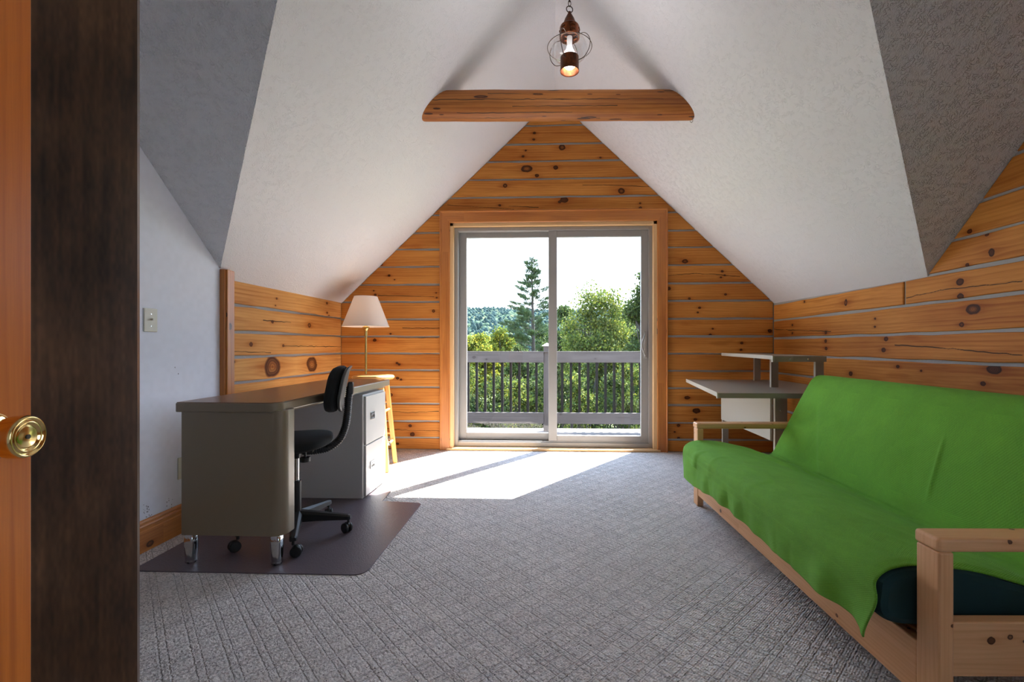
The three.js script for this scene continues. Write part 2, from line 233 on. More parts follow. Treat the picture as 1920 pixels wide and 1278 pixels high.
// boards of a log wall: polygons in wall coordinates (a, y); edges wander a little
const BACK_ROWS = [-0.04, 0.115, 0.272, 0.44, 0.6, 0.763, 0.925, 1.089, 1.255, 1.424, 1.59, 1.762, 1.929, 2.088, 2.26, 2.421, 2.592, 2.762, 2.926, 3.101, 3.275, 3.44];
const RIGHT_ROWS = [-0.04, 0.11, 0.262, 0.42, 0.585, 0.75, 0.914, 1.069, 1.234, 1.386, 1.545, 1.7, 1.858, 2.02, 2.18, 2.34, 2.5, 2.66, 2.82, 2.98, 3.14, 3.3, 3.46];
const LEFT_ROWS = [-0.04, 0.115, 0.275, 0.44, 0.6, 0.758, 0.926, 1.092, 1.266, 1.45];
function boards(parent, rows, spans, map, clips, place, seed, texW, texH, u0, gap = 0.018) {
  const R = rng(seed), mats = [0, 1, 2].map(() => new THREE.MeshPhysicalMaterial({ map, roughness: 0.58, specularIntensity: 0.35 }));
  for (let r = 0; r < rows.length - 1; r++) for (const [a0, a1] of spans(r)) {
    const edge = (y, s) => { const n = Math.max(2, Math.round((a1 - a0) / 0.16)), o = []; for (let i = 0; i <= n; i++) o.push([lerp(a0, a1, i / n), y + (i % n ? (R() - 0.5) * 0.007 : 0)]); return s > 0 ? o : o.reverse(); };
    let poly = [...edge(Math.max(0.004, rows[r] + gap / 2), 1), ...edge(rows[r + 1] - gap / 2, -1)];
    for (const c of clips) poly = clipPoly(poly, ...c);
    if (poly.length < 3 || Math.max(...poly.map((p) => p[0])) - Math.min(...poly.map((p) => p[0])) < 0.03) continue;
    const g = extrude(shapeOf(poly), 0.018, 0.006), p = g.attributes.position, uv = []; for (let i = 0; i < p.count; i++) uv.push((p.getX(i) - u0) / texW, p.getY(i) / texH);
    g.setAttribute('uv', new THREE.Float32BufferAttribute(uv, 2)); place(g); part('board', g, mats[r % 3], parent);
  }
}
const kpx = (list, ox, oy, sc, axis, val, dep) => list.map(([x, y, r, e, open]) => { const q = seen(ox + x / sc, oy + y / sc, axis, val), d = Math.abs(q[2]); return { u: axis === 'z' ? q[0] : q[2], v: q[1], r: r * d / FOCAL * 0.95, e, open }; });
const cpx = (list, ox, oy, sc, axis, val) => list.map((l) => ({ p: l.map(([x, y]) => { const q = seen(ox + x / sc, oy + y / sc, axis, val); return [axis === 'z' ? q[0] : q[2], q[1]]; }).sort((a, b) => a[0] - b[0]) }));
const shiftU = (ks, u0) => ks.map((k) => ({ ...k, u: k.u - u0 })), shiftC = (cs, u0) => cs.map((c) => ({ ...c, p: c.p.map(([a, b]) => [a - u0, b]) }));
const ADDED_WIN = { z0: 0.0, z1: 1.45, y0: 0.8, y1: 2.3 };  // opening of the added side window that lets in fill light
{ // a few scuffs low on the plasterboard
  const marks = []; const R = rng(71); for (const [px, py, n] of [[275, 958, 16], [283, 972, 10], [318, 946, 9], [330, 690, 3]]) for (let k = 0; k < n; k++) { const q = seen(px + (R() - 0.5) * 13, py + (R() - 0.5) * 24, 'x', XW); marks.push([q[2] + 3, q[1], 0.0012 + 0.0022 * R()]); }
  M.wall.map = dataTex(1024, 1800, (i, j, o) => { const u = (i + 0.5) / 1024, v = (j + 0.5) / 1800 * 3.6; let d = 0; if (v < 1) for (const m of marks) d = Math.max(d, sstep(m[2], m[2] * 0.5, Math.hypot(u - m[0], (v - m[1]) * 0.7))); const t = 1 - 0.02 * vn(u * 40, v * 40) - 0.5 * d; o[0] = 255 * t; o[1] = 255 * t; o[2] = 255 * t; });
  M.wall.map.repeat.set(1, 1 / 3.6);
}
const DOOR = { x0: -0.972, x1: 1.005, y1: 2.182 };
{ // back wall: logs with grey chinking between, cut for the sliding door
  const w = struct('wall_back'), z = -D, prof = shapeOf([[XL - 0.18, -0.2], [XR + 0.18, -0.2], [XR + 0.18, ceilR(XR + 0.18)], [RX, RY + 0.02], [XL - 0.18, ceilL(XL - 0.18)]]);
  prof.holes.push(new THREE.Path([[DOOR.x0, 0], [DOOR.x0, DOOR.y1], [DOOR.x1, DOOR.y1], [DOOR.x1, 0]].map((p) => new THREE.Vector2(...p))));
  part('chinking', extrude(prof, 0.176).translate(0, 0, z - 0.182), M.chink, w);
  const k = [
    ...kpx([[676, 760, 2.2], [672, 797, 2], [834, 842, 5, 0.9, 0.4], [626, 860, 1.5], [611, 893, 2], [632, 963, 6, 0.6, 0.5], [797, 957, 3.5], [690, 1003, 3], [509, 1060, 3.5, 0.9, 0.4], [1171, 1090, 5, 0.9, 0.4], [845, 1140, 5, 0.7], [820, 1152, 2.6], [478, 1172, 2], [1280, 1187, 2.5], [1278, 1160, 1.6], [1052, 900, 1.5]], 780, 0, 3.043, 'z', z),
    ...kpx([[702, 233, 2], [768, 283, 1.1], [537, 463, 2], [519, 415, 1.2], [1266, 440, 1.2], [1272, 498, 1.4], [1234, 658, 2.6, 1, 0.4], [531, 1005, 2.8], [720, 930, 1.6], [610, 100, 2.5]], 620, 480, 6.39, 'z', z),
    ...kpx([[725, 118, 2], [748, 133, 2], [730, 283, 2.5], [768, 297, 1.8], [655, 465, 3, 0.8, 0.4], [868, 800, 2.6], [893, 893, 3.6], [730, 995, 2.2]], 620, 660, 5.81, 'z', z),
    ...kpx([[315, 540, 3.5, 0.7, 0.4], [658, 632, 2], [680, 668, 1.5], [645, 687, 1.5], [688, 845, 2], [355, 882, 2], [449, 967, 2], [432, 1010, 1.6], [548, 1218, 2.4], [570, 1160, 1.5], [165, 790, 3], [1095, 1180, 3]], 1220, 380, 4.915, 'z', z),
    ...kpx([[837, 112, 2.2], [830, 175, 2], [420, 735, 4.5, 0.7], [410, 815, 2.5], [335, 615, 3, 0.6], [255, 870, 2.5], [220, 930, 1.5], [255, 985, 2]], 1220, 620, 4.915, 'z', z)];
  const c = [...cpx([[[950, 1057], [1100, 1056], [1330, 1066]], [[180, 1170], [560, 1195]], [[530, 1176], [700, 1183]]], 780, 0, 3.043, 'z', z), ...cpx([[[860, 862], [1310, 862]], [[570, 470], [1240, 485]], [[800, 978], [1310, 972]]], 620, 480, 6.39, 'z', z), ...cpx([[[640, 640], [840, 655], [1180, 645]], [[560, 830], [900, 850], [1195, 857]]], 620, 660, 5.81, 'z', z), ...cpx([[[160, 668], [400, 652], [600, 662], [820, 682]]], 1220, 380, 4.915, 'z', z)];
  const u0 = -2.2, tw = 4.4, th = 3.5, tex = woodTex({ w: tw, h: th, W: 2048, H: 1640, rows: [...BACK_ROWS.slice(1, -1)].reduce((a, y) => (a.push(y), a), [0]).concat(th), knots: shiftU(k, u0), cracks: shiftC(c, u0), light: LOGL, dark: LOGD, seed: 91, freq: 46, vary: 0.34 });
  const spans = (r) => { const lo = BACK_ROWS[r], hi = BACK_ROWS[r + 1]; if (lo > 2.19) return [[XL + 0.004, XR - 0.004]]; return [[XL + 0.006, -1.0], [1.04, XR - 0.006]]; };
  boards(w, BACK_ROWS, spans, tex, [[-SL, 1, ceilL(0) - 0.004], [SR, 1, ceilR(0) - 0.004]], (g) => g.translate(0, 0, z - 0.018), 7, tw, th, u0);
}
{ // right wall, logs all the way
  const w = struct('wall_right'), ks = (RY - VR[1]) / (RZ - VR[2]);
  const prof = shapeOf([[-D - 0.01, -0.2], [ZB, -0.2], [ZB, RY + 0.02], [RZ, RY + 0.02], [VR[2], VR[1] + 0.03], [-D - 0.01, ER + 0.03]]);
  prof.holes.push(new THREE.Path([[ADDED_WIN.z0, ADDED_WIN.y0], [ADDED_WIN.z0, ADDED_WIN.y1], [ADDED_WIN.z1, ADDED_WIN.y1], [ADDED_WIN.z1, ADDED_WIN.y0]].map((p) => new THREE.Vector2(...p))));
  part('chinking', extrude(prof, 0.16).rotateY(-Math.PI / 2).translate(XR + 0.166, 0, 0), M.chink, w);
  const k = kpx([[470, 795, 6, 1.6, 0.5], [275, 790, 2], [608, 870, 2], [607, 908, 2], [1068, 825, 9, 0.7, 0.5], [1015, 898, 4, 0.8, 0.4], [1008, 697, 6], [1010, 765, 5], [218, 900, 2], [218, 938, 2], [376, 935, 3], [375, 975, 3], [377, 1010, 3], [660, 965, 4], [648, 1017, 4], [1157, 560, 7, 1.3], [1053, 460, 4], [1042, 618, 3], [715, 1095, 3], [825, 1115, 2], [1170, 1108, 8, 0.6], [1117, 1175, 4], [493, 1128, 4], [1135, 475, 3]], 1400, 250, 2.506, 'x', XR);
  const c = cpx([[[700, 993], [950, 1010], [1303, 1042]], [[130, 920], [400, 930]], [[755, 772], [920, 735], [1303, 692]]], 1400, 250, 2.506, 'x', XR);
  const u0 = -4.3, tw = 3.2, th = 3.5, tex = woodTex({ w: tw, h: th, W: 2048, H: 1700, rows: [0, ...RIGHT_ROWS.slice(1, -1), th], knots: [...shiftU(k, u0), ...randKnots(26, 0.9, 3.4, 0.007, 0.016, 3).map((q) => ({ ...q, u: q.u + 2.3 }))], cracks: shiftC(c, u0), light: LOGL, dark: LOGD, seed: 92, freq: 46, vary: 0.32 });
  const cut = (a, r) => (RIGHT_ROWS[r + 1] > ADDED_WIN.y0 + 0.02 && RIGHT_ROWS[r] < ADDED_WIN.y1 - 0.02 ? [[a, ADDED_WIN.z0 - 0.01], [ADDED_WIN.z1 + 0.01, ZB]] : [[a, ZB]]);
  const spans = (r) => (r === 8 ? [[-D + 0.012, -2.731], ...cut(-2.713, r)] : cut(-D + 0.012, r));
  const low = (g) => g.rotateY(-Math.PI / 2).translate(XR + 0.018, 0, 0);
  // rows above the eave exist only in front of the valley, cut along the sloping ceiling; those below run the whole length
  boards(w, RIGHT_ROWS.slice(0, 10), spans, tex, [], low, 9, tw, th, u0);
  boards(w, RIGHT_ROWS.slice(9), (r) => cut(-2.6, r + 9), tex, [[-ks, 1, VR[1] - ks * VR[2] - 0.006], [0, 1, RY - 0.01]], low, 10, tw, th, u0);
}
{ // left wall: white plasterboard towards the viewer, logs in the dormer
  const w = struct('wall_left'), ks = (RY - VL[1]) / (RZ - VL[2]);
  part('plasterboard', extrude(shapeOf([[-2.69, -0.2], [ZB, -0.2], [ZB, RY + 0.02], [RZ, RY + 0.02], [VL[2], VL[1] + 0.02], [-2.69, VL[1] + 0.02]]), 0.14).rotateY(-Math.PI / 2).translate(XW, 0, 0), M.wall, w);
  part('chinking', extrude(shapeOf([[-D - 0.01, -0.2], [-2.6, -0.2], [-2.6, EL + 0.04], [-D - 0.01, EL + 0.04]]), 0.14).rotateY(-Math.PI / 2).translate(XL - 0.006, 0, 0), M.chink, w);
  const k = kpx([[617, 423, 2], [605, 493, 1.5], [1122, 470, 2.4], [1124, 565, 2], [1143, 595, 1.6], [575, 655, 3], [945, 690, 4, 0.8, 0.5], [360, 880, 4], [683, 893, 2.6], [575, 1105, 19, 0.8, 0.45], [970, 1080, 13, 0.75, 0.45], [185, 1055, 3]], 400, 480, 5.327, 'x', XL);
  const c = cpx([[[180, 952], [560, 962]], [[480, 640], [760, 660]], [[690, 896], [1265, 905]]], 400, 480, 5.327, 'x', XL);
  const u0 = -4.3, tw = 1.7, th = 1.5, tex = woodTex({ w: tw, h: th, W: 1400, H: 1240, rows: [0, ...LEFT_ROWS.slice(1, -1), th], knots: shiftU(k, u0), cracks: shiftC(c, u0), light: [232, 176, 106], dark: [172, 100, 42], knot: [84, 44, 20], seed: 93, freq: 44, vary: 0.3 });
  boards(w, LEFT_ROWS, () => [[-D + 0.012, -2.66]], tex, [[0, 1, EL + 0.012]], (g) => g.rotateY(-Math.PI / 2).translate(XL + 0.006, 0, 0), 15, tw, th, u0);
}
{ // behind the viewer: a plain wall, and an added unseen side window for fill light
  const w = struct('wall_front'); part('plasterboard', box(4.6, 3.6, 0.12, 0.02, 1.6, ZB + 0.06), M.wall, w);
  const n = struct('added_window_1'), x = XR + 0.06, { z0, z1, y0, y1 } = ADDED_WIN, zm = (z0 + z1) / 2;
  const bar2 = (a, b, c, d) => part('added_window_frame', box(0.14, d - b, c - a, XR + 0.07, (b + d) / 2, (a + c) / 2), M.liner, n);
  bar2(z0, y0, z0 + 0.05, y1); bar2(z1 - 0.05, y0, z1, y1); bar2(z0 + 0.05, y0, z1 - 0.05, y0 + 0.05); bar2(z0 + 0.05, y1 - 0.05, z1 - 0.05, y1); bar2(zm - 0.025, y0 + 0.05, zm + 0.025, y1 - 0.05);
  for (const k of [-1, 1]) { const wd = (z1 - z0) / 2 - 0.075; part('pane', new THREE.PlaneGeometry(wd, y1 - y0 - 0.1).rotateY(-Math.PI / 2).translate(x, (y0 + y1) / 2, zm + k * (0.025 + wd / 2)), M.glass, n); }
  const e = struct('added_overhang'); part('added_soffit', box(0.95, 0.1, 4.2, XR + 0.18 + 0.475, ADDED_WIN.y1 + 0.25, 0.2), M.siding, e);  // overhang added out of view to block the sun from the side window
}
{ // moulded post where plasterboard and logs meet; baseboard below the plasterboard
  const t = struct('trim_2');
  part('corner_board', grain(rbox(0.034, 1.46, 0.085, 0.004, XW + 0.015, 0.73, -2.652), 'y', 0.4), M.trim, t);
  part('edge_bead', grain(rbox(0.012, 1.46, 0.018, 0.004, XW + 0.036, 0.73, -2.628), 'y', 0.9), M.trim, t);
  const b = struct('baseboard_left'), s = new THREE.Shape(); s.moveTo(0, 0); s.lineTo(0.018, 0); s.lineTo(0.018, 0.1); s.lineTo(0.013, 0.104); s.lineTo(0.014, 0.122); s.quadraticCurveTo(0.013, 0.13, 0.008, 0.132); s.lineTo(0.008, 0.14); s.quadraticCurveTo(0.006, 0.15, 0, 0.152); s.closePath();
  part('baseboard', grain(extrude(s, ZB + 2.6).translate(XW, 0, -2.6), 'z', 0.2), M.trim, b);
}
{ // door casing (mitred) and the pale jamb liner
  const t = struct('trim_1'), z = -D + 0.006, x0 = -1.063, x1 = 1.098, y1 = 2.292, i0 = -0.967, i1 = 1.0, yi = 2.178;
  const prof = [[0, 0], [0, 0.026], [0.008, 0.03], [0.016, 0.026], [0.019, 0.019], [0.9, 0.016], [0.96, 0.014], [1, 0.008], [1, 0]]; // share of the width, depth
  const piece = (outA, outB, inA, inB, axis, off) => { const pos = [], n = prof.length, ring = (o, i) => prof.map(([a, d]) => { const f = a < 0.05 ? a / (a > 0.9 ? 1 : 1) : a, k = a < 0.02 && a > 0 ? a * 8 : a; const q = a <= 0.019 ? a * 8 : a; return [lerp(o[0], i[0], q), lerp(o[1], i[1], q), z + d]; }); const A = ring(outA, inA), B = ring(outB, inB); for (let k = 0; k < n - 1; k++) pos.push(...A[k], ...B[k], ...B[k + 1], ...A[k], ...B[k + 1], ...A[k + 1]); const g = new THREE.BufferGeometry(); g.setAttribute('position', new THREE.Float32BufferAttribute(pos, 3)); g.computeVertexNormals(); return part('casing', grain(g, axis, off), M.trim, t); };
  piece([x0, 0], [x0, y1], [i0, 0], [i0, yi], 'y', 0.1); piece([x0, y1], [x1, y1], [i0, yi], [i1, yi], 'x', 0.83); piece([x1, y1], [x1, 0], [i1, yi], [i1, 0], 'y', 1.35);
  const j = (g, a, o) => part('jamb', grain(g, a, o), M.liner, t);
  j(box(0.034, 2.18, 0.17, i0 + 0.013, 1.09, z - 0.08), 'y', 0); j(box(0.034, 2.18, 0.17, i1 - 0.013, 1.09, z - 0.08), 'y', 0.4); j(box(i1 - i0 + 0.01, 0.034, 0.17, 0.0165, yi - 0.012, z - 0.08), 'x', 0.2); j(rbox(i1 - i0 + 0.06, 0.022, 0.2, 0.004, 0.0165, 0.011, z - 0.07), 'x', 0.7);
}
{ // sliding door: outer frame, fixed pane at the left, sliding pane at the right
  const d = struct('door_1'), x0 = -0.938, x1 = 0.971, y0 = 0.022, y1 = 2.148, zf = -D - 0.045;
  const fr = (n, g) => part(n, g, M.vinyl, d);
  fr('frame', rbox(0.036, y1 - y0, 0.12, 0.004, x0 + 0.018, (y0 + y1) / 2, zf - 0.06)); fr('frame', rbox(0.036, y1 - y0, 0.12, 0.004, x1 - 0.018, (y0 + y1) / 2, zf - 0.06)); fr('frame', rbox(x1 - x0 - 0.07, 0.034, 0.12, 0.004, 0.0165, y1 - 0.017, zf - 0.06)); fr('track', rbox(x1 - x0 - 0.07, 0.045, 0.12, 0.004, 0.0165, y0 + 0.0225, zf - 0.06));
  fr('track_rib', rbox(x1 - x0 - 0.07, 0.012, 0.012, 0.003, 0.0165, y0 + 0.05, zf - 0.018));
  const panel = (name, a, b, lo, hi, z, sl, sr, st, sb) => {
    const g = new THREE.Group(); g.name = name; d.add(g); const t = 0.036;
    part('stile', rbox(sl, hi - lo, t, 0.004, a + sl / 2, (lo + hi) / 2, z), M.vinyl, g); part('stile', rbox(sr, hi - lo, t, 0.004, b - sr / 2, (lo + hi) / 2, z), M.vinyl, g);
    part('rail', rbox(b - a - sl - sr, st, t, 0.004, (a + sl + b - sr) / 2, hi - st / 2, z), M.vinyl, g); part('rail', rbox(b - a - sl - sr, sb, t, 0.004, (a + sl + b - sr) / 2, lo + sb / 2, z), M.vinyl, g);
    part('pane', new THREE.PlaneGeometry(b - a - sl - sr, hi - lo - st - sb).translate((a + sl + b - sr) / 2, (lo + sb + hi - st) / 2, z - 0.004), M.glass, g);
    return g;
  };
  panel('fixed_panel', -0.902, 0.05, 0.07, 2.114, zf - 0.085, 0.072, 0.07, 0.05, 0.075);
  const s = panel('sliding_panel', -0.022, 0.936, 0.07, 2.114, zf - 0.036, 0.082, 0.07, 0.062, 0.062);
  part('handle', merge([tube([[0.905, 0.9, zf - 0.016], [0.89, 0.93, zf + 0.012], [0.868, 0.985, zf + 0.03], [0.868, 1.03, zf + 0.03], [0.89, 1.085, zf + 0.012], [0.905, 1.115, zf - 0.016]], 0.0065, 30), rbox(0.03, 0.26, 0.01, 0.004, 0.907, 1.008, zf - 0.014)]), M.vinyl, s);
  for (const x of [0.14, 0.69]) part('screw', cyl(0.006, 0.006, 0.006, 0, 0, 0, 10).rotateX(Math.PI / 2).translate(x, 0.072, zf - 0.016), M.rubber, s);
}
// ---------------------------------------------------------------- doors at the left edge
{
  const n = V3(0.974, 0, -0.225).normalize(), ang = Math.atan2(n.x, n.z), C = V3(-0.7237, 0.882, -0.545);
  const g = thing('interior_door', 'varnished orange pine door with a brass knob at the left edge', 'door', [C.x, 0, C.z], ang);
  // local: +z = face normal, +x = towards the lock edge
  part('leaf', grain(rbox(0.78, 2.03, 0.036, 0.003, 0.066 - 0.39, 1.02, -0.018), 'y', 0.055), M.door, g);
  const k = part('knob', lathe([[0.0, 0.046], [0.0135, 0.046], [0.0145, 0.044], [0.0165, 0.044], [0.0175, 0.0465], [0.0195, 0.047], [0.021, 0.045], [0.0222, 0.045], [0.0238, 0.048], [0.0262, 0.047], [0.0275, 0.043], [0.0272, 0.03], [0.0255, 0.025], [0.0195, 0.021], [0.0135, 0.018], [0.0125, 0.015], [0.0125, 0.008]], 48).rotateX(Math.PI / 2).translate(0, C.y, 0), M.brass, g);
  part('keyhole', cyl(0.003, 0.003, 0.004, 0, 0, 0, 12).rotateX(Math.PI / 2).translate(0, C.y, 0.0452), M.black, k);
  part('rose', lathe([[0.033, 0.0], [0.033, 0.004], [0.031, 0.008], [0.024, 0.011], [0.0135, 0.012], [0.0125, 0.012]], 40).rotateX(Math.PI / 2).translate(0, C.y, 0), M.brass, g);
}
{
  const E = V3(-0.909, 0, -0.95), n = V3(0.6, 0, 0.8), g = thing('closet_door', 'tall flat dark brown stained wood door between pine door and white wall', 'door', [E.x, 0, E.z], Math.atan2(n.x, n.z));
  const b = box(0.52, 2.02, 0.034, -0.26, 1.02, -0.017), p = b.attributes.position, uv = []; for (let i = 0; i < p.count; i++) uv.push(p.getX(i) / 0.9 + p.getZ(i), p.getY(i) / 1.8); b.setAttribute('uv', new THREE.Float32BufferAttribute(uv, 2));
  part('leaf', b, M.brown, g);
}
// ---------------------------------------------------------------- ceiling beam and lantern
{
  const b = thing('ceiling_beam', 'round peeled log tie beam spanning the dormer ceiling', 'beam'), yc = 2.5995, zc = -2.99, r0 = 0.093, nu = 60, nv = 28, pos = [], uv = [], idx = [];
  for (let i = 0; i <= nu; i++) for (let j = 0; j <= nv; j++) {
    const a = (j / nv + 0.5) * Math.PI * 2, t = i / nu, yy0 = yc + r0 * Math.sin(a), xl = XL + (yy0 + 0.0155 - EL) / SL - 0.012, xr = XR - (yy0 - 0.0166 - ER) / SR + 0.012, x = lerp(xl, xr, t);
    const r = r0 * (1 + 0.05 * (vn(x * 2.2 + 3, 5) - 0.5) + 0.035 * (vn(x * 3 + 8, Math.cos(a) * 1.5 + 9) - 0.5) + 0.02 * (vn(x * 11, Math.sin(a) * 3 + 4) - 0.5));
    pos.push(x, yc - 0.0178 * x + r * Math.sin(a), zc + r * Math.cos(a)); uv.push((x + 1.05) / 2.1, j / nv);
  }
  for (let i = 0; i < nu; i++) for (let j = 0; j < nv; j++) { const a = i * (nv + 1) + j, c = a + nv + 1; idx.push(a, c, a + 1, a + 1, c, c + 1); }
  const g = new THREE.BufferGeometry(); g.setAttribute('position', new THREE.Float32BufferAttribute(pos, 3)); g.setAttribute('uv', new THREE.Float32BufferAttribute(uv, 2)); g.setIndex(idx); g.computeVertexNormals();
  part('log', g, M.beam, b);
  part('hook', tube([[0.925, 2.51, -2.965], [0.925, 2.478, -2.96], [0.922, 2.458, -2.955], [0.912, 2.45, -2.95], [0.903, 2.458, -2.95]], 0.0022, 20, 6), M.steel, b);
}
{
  const X = 0.096, Z = -2.3, l = thing('pendant_lantern', 'copper onion lantern with glass globe and wire cage hanging on chain', 'lamp', [X, 0, Z]);
  const top = 3.3, links = []; for (let k = 0, y = 2.752; y < top; k++, y += 0.0235) { const t = new THREE.TorusGeometry(0.0085, 0.0022, 6, 14); t.scale(0.8, 1.75, 1); t.rotateY(k % 2 ? Math.PI / 2 : 0.3); links.push(t.translate(0, y, 0)); }
  part('chain', merge(links), M.iron, l);
  part('ceiling_canopy', lathe([[0.0, 3.285], [0.012, 3.285], [0.045, 3.3], [0.06, 3.32], [0.06, 3.33]], 28), M.copper, l);
  part('ring', new THREE.TorusGeometry(0.0165, 0.0024, 8, 24).rotateY(0.25).translate(0, 2.722, 0), M.iron, l);
  const cap = part('cap', lathe([[0.0, 2.71], [0.008, 2.708], [0.009, 2.7], [0.024, 2.672], [0.034, 2.645], [0.036, 2.638], [0.047, 2.633], [0.05, 2.626], [0.05, 2.583], [0.0515, 2.58], [0.0515, 2.574], [0.046, 2.572]], 40), M.copper, l);
  part('vent', merge([0, 1, 2, 3, 4, 5].flatMap((k) => [0, 1].map((q) => rbox(0.026, 0.01, 0.012, 0.004, 0, 2.613 - q * 0.02, 0.047).rotateY(k * Math.PI / 3 + 0.3)))), M.copper, cap);
  part('globe', lathe([[0.043, 2.576], [0.047, 2.573], [0.068, 2.564], [0.084, 2.548], [0.092, 2.524], [0.09, 2.502], [0.08, 2.483], [0.062, 2.471], [0.045, 2.468]], 48), new THREE.MeshPhysicalMaterial({ color: new THREE.Color(0.93, 0.94, 0.95), transmission: 1, thickness: 0, roughness: 0.03, ior: 1.75 }), l);
  part('lower_collar', lathe([[0.0455, 2.474], [0.047, 2.476], [0.047, 2.414], [0.0485, 2.411], [0.0485, 2.404], [0.0465, 2.403], [0.0455, 2.411], [0.0455, 2.474]], 40), M.copper, l);
  const wires = []; for (let k = 0; k < 4; k++) { const a = k * Math.PI / 2 + 0.45, c = Math.cos(a), s = Math.sin(a), P = (r, y) => [r * c, y, r * s]; wires.push(tube([P(0.05, 2.577), P(0.075, 2.579), P(0.098, 2.562), P(0.112, 2.526), P(0.104, 2.488), P(0.078, 2.456), P(0.048, 2.45)], 0.0018, 30, 6)); }
  wires.push(new THREE.TorusGeometry(0.113, 0.0018, 6, 60).rotateX(Math.PI / 2).translate(0, 2.526, 0));
  part('wire_cage', merge(wires), M.iron, l);
  part('socket', cyl(0.014, 0.014, 0.05, 0, 2.555, 0, 16), new THREE.MeshStandardMaterial({ color: GRY(0.75), roughness: 0.5 }), l);
  part('bulb', lathe([[0, 2.418], [0.02, 2.422], [0.033, 2.436], [0.037, 2.458], [0.034, 2.482], [0.022, 2.507], [0.014, 2.525], [0.012, 2.534]], 24), new THREE.MeshStandardMaterial({ color: GRY(0.8), emissive: new THREE.Color(1, 0.98, 0.96), emissiveIntensity: 1.2, roughness: 0.4 }), l);
  const p = new THREE.PointLight(new THREE.Color(1, 0.97, 0.93), 0.07); p.position.set(0, 2.475, 0); p.shadow.radius = 1.2; l.add(p);
}
// ---------------------------------------------------------------- switch, outlet
{
  const s = thing('light_switch', 'ivory light switch plate on the white wall', 'switch', [XW, 1.127, -2.142]);
  part('plate', rbox(0.006, 0.116, 0.074, 0.003, 0.003, 0, 0), M.ivory, s); part('toggle', rbox(0.016, 0.011, 0.006, 0.002, 0.011, 0.004, 0), M.ivory, s);
  for (const y of [-0.03, 0.03]) part('screw', cyl(0.003, 0.003, 0.002, 0, 0, 0, 10).rotateZ(Math.PI / 2).translate(0.0065, y, 0), M.steel, s);
  const o = thing('wall_outlet', 'ivory electrical outlet low on the white wall behind the desk', 'outlet', [XW, 0.345, -2.342]);
  part('plate', rbox(0.006, 0.116, 0.074, 0.003, 0.003, 0, 0), M.ivory, o); for (const y of [-0.02, 0.02]) part('socket', cyl(0.016, 0.016, 0.003, 0, 0, 0, 20).rotateZ(Math.PI / 2).translate(0.007, y, 0), M.ivory, o);
}
// ---------------------------------------------------------------- chair mat, desk, cabinet
{
  const s = new THREE.Shape(), P = (x, z) => [x, -z]; // shape y = -world z
  const c = [[-1.86, -1.912], [-0.81, -1.918], [-0.815, -2.81], [-1.08, -2.835], [-1.1, -3.085], [-1.68, -3.085], [-1.68, -2.83], [-1.88, -2.83]];
  const rad = [0.03, 0.06, 0.035, 0.004, 0.02, 0.02, 0.004, 0.03]; const n = c.length;
  for (let i = 0; i < n; i++) { const a = P(...c[(i + n - 1) % n]), b = P(...c[i]), d = P(...c[(i + 1) % n]), u = new THREE.Vector2(a[0] - b[0], a[1] - b[1]).normalize(), v = new THREE.Vector2(d[0] - b[0], d[1] - b[1]).normalize(), r = rad[i]; const p0 = [b[0] + u.x * r, b[1] + u.y * r], p1 = [b[0] + v.x * r, b[1] + v.y * r]; if (i === 0) s.moveTo(...p0); else s.lineTo(...p0); s.quadraticCurveTo(b[0], b[1], p1[0], p1[1]); }
  solo('chair_mat', 'smoky purple plastic chair mat under the desk and office chair', 'mat', extrude(s, 0.002, 0.001).rotateX(-Math.PI / 2).translate(0, 0.0015, 0), M.mat);
}
const MY = 0.0046;
{
  const d = thing('metal_desk', 'long beige metal desk with brown top and chrome feet along left wall', 'desk');
  const x0 = -1.712, x1 = -1.232, z0 = -1.972, z1 = -3.43;
  part('desk_edge', extrude(roundRect(x0, -z0, x1, -z1, [0.012, 0.06, 0.06, 0.012]), 0.034, 0.004).rotateX(-Math.PI / 2).translate(0, 0.702, 0), M.deskPaint, d);
  part('desk_surface', extrude(roundRect(x0 + 0.003, -z0 + 0.003, x1 - 0.003, -z1 - 0.003, [0.01, 0.057, 0.057, 0.01]), 0.0025, 0.0008).rotateX(-Math.PI / 2).translate(0, 0.7395, 0), M.deskTop, d, 'brown laminate top');
  part('underframe', merge([box(0.4, 0.02, 1.36, -1.47, 0.692, -2.7)]), M.deskPaint, d);
  part('end_panel', extrude(roundRect(-1.692, 1.984, -1.214, 2.09, [0.006, 0.052, 0.02, 0.006]), 0.566, 0.003).rotateX(-Math.PI / 2).translate(0, 0.136, 0), M.deskPaint, d);
  const foot = (x) => { const prof = [[0, 0.134], [0.022, 0.134], [0.022, 0.1], [0.0205, 0.05], [0.0185, 0.02], [0.02, 0.017], [0.02, 0.009], [0.0185, 0.006], [0, 0.006]], g = lathe(prof.map((p) => [p[0], p[1]]).reverse(), 32); const p = g.attributes.position; for (let i = 0; i < p.count; i++) { const a = Math.atan2(p.getZ(i), p.getX(i)), r = Math.hypot(p.getX(i), p.getZ(i)), k = 1 / Math.pow(Math.abs(Math.cos(a)) ** 5 + Math.abs(Math.sin(a)) ** 5, 1 / 5); p.setXYZ(i, r * k * Math.cos(a), p.getY(i), r * k * Math.sin(a)); } g.computeVertexNormals(); const f = part('foot', g.translate(x, 0, -2.0), M.chrome, d); part('glide', cyl(0.019, 0.021, 0.006, x, MY + 0.0035, -2.0), M.rubber, f); };
  foot(-1.655); foot(-1.25);
}
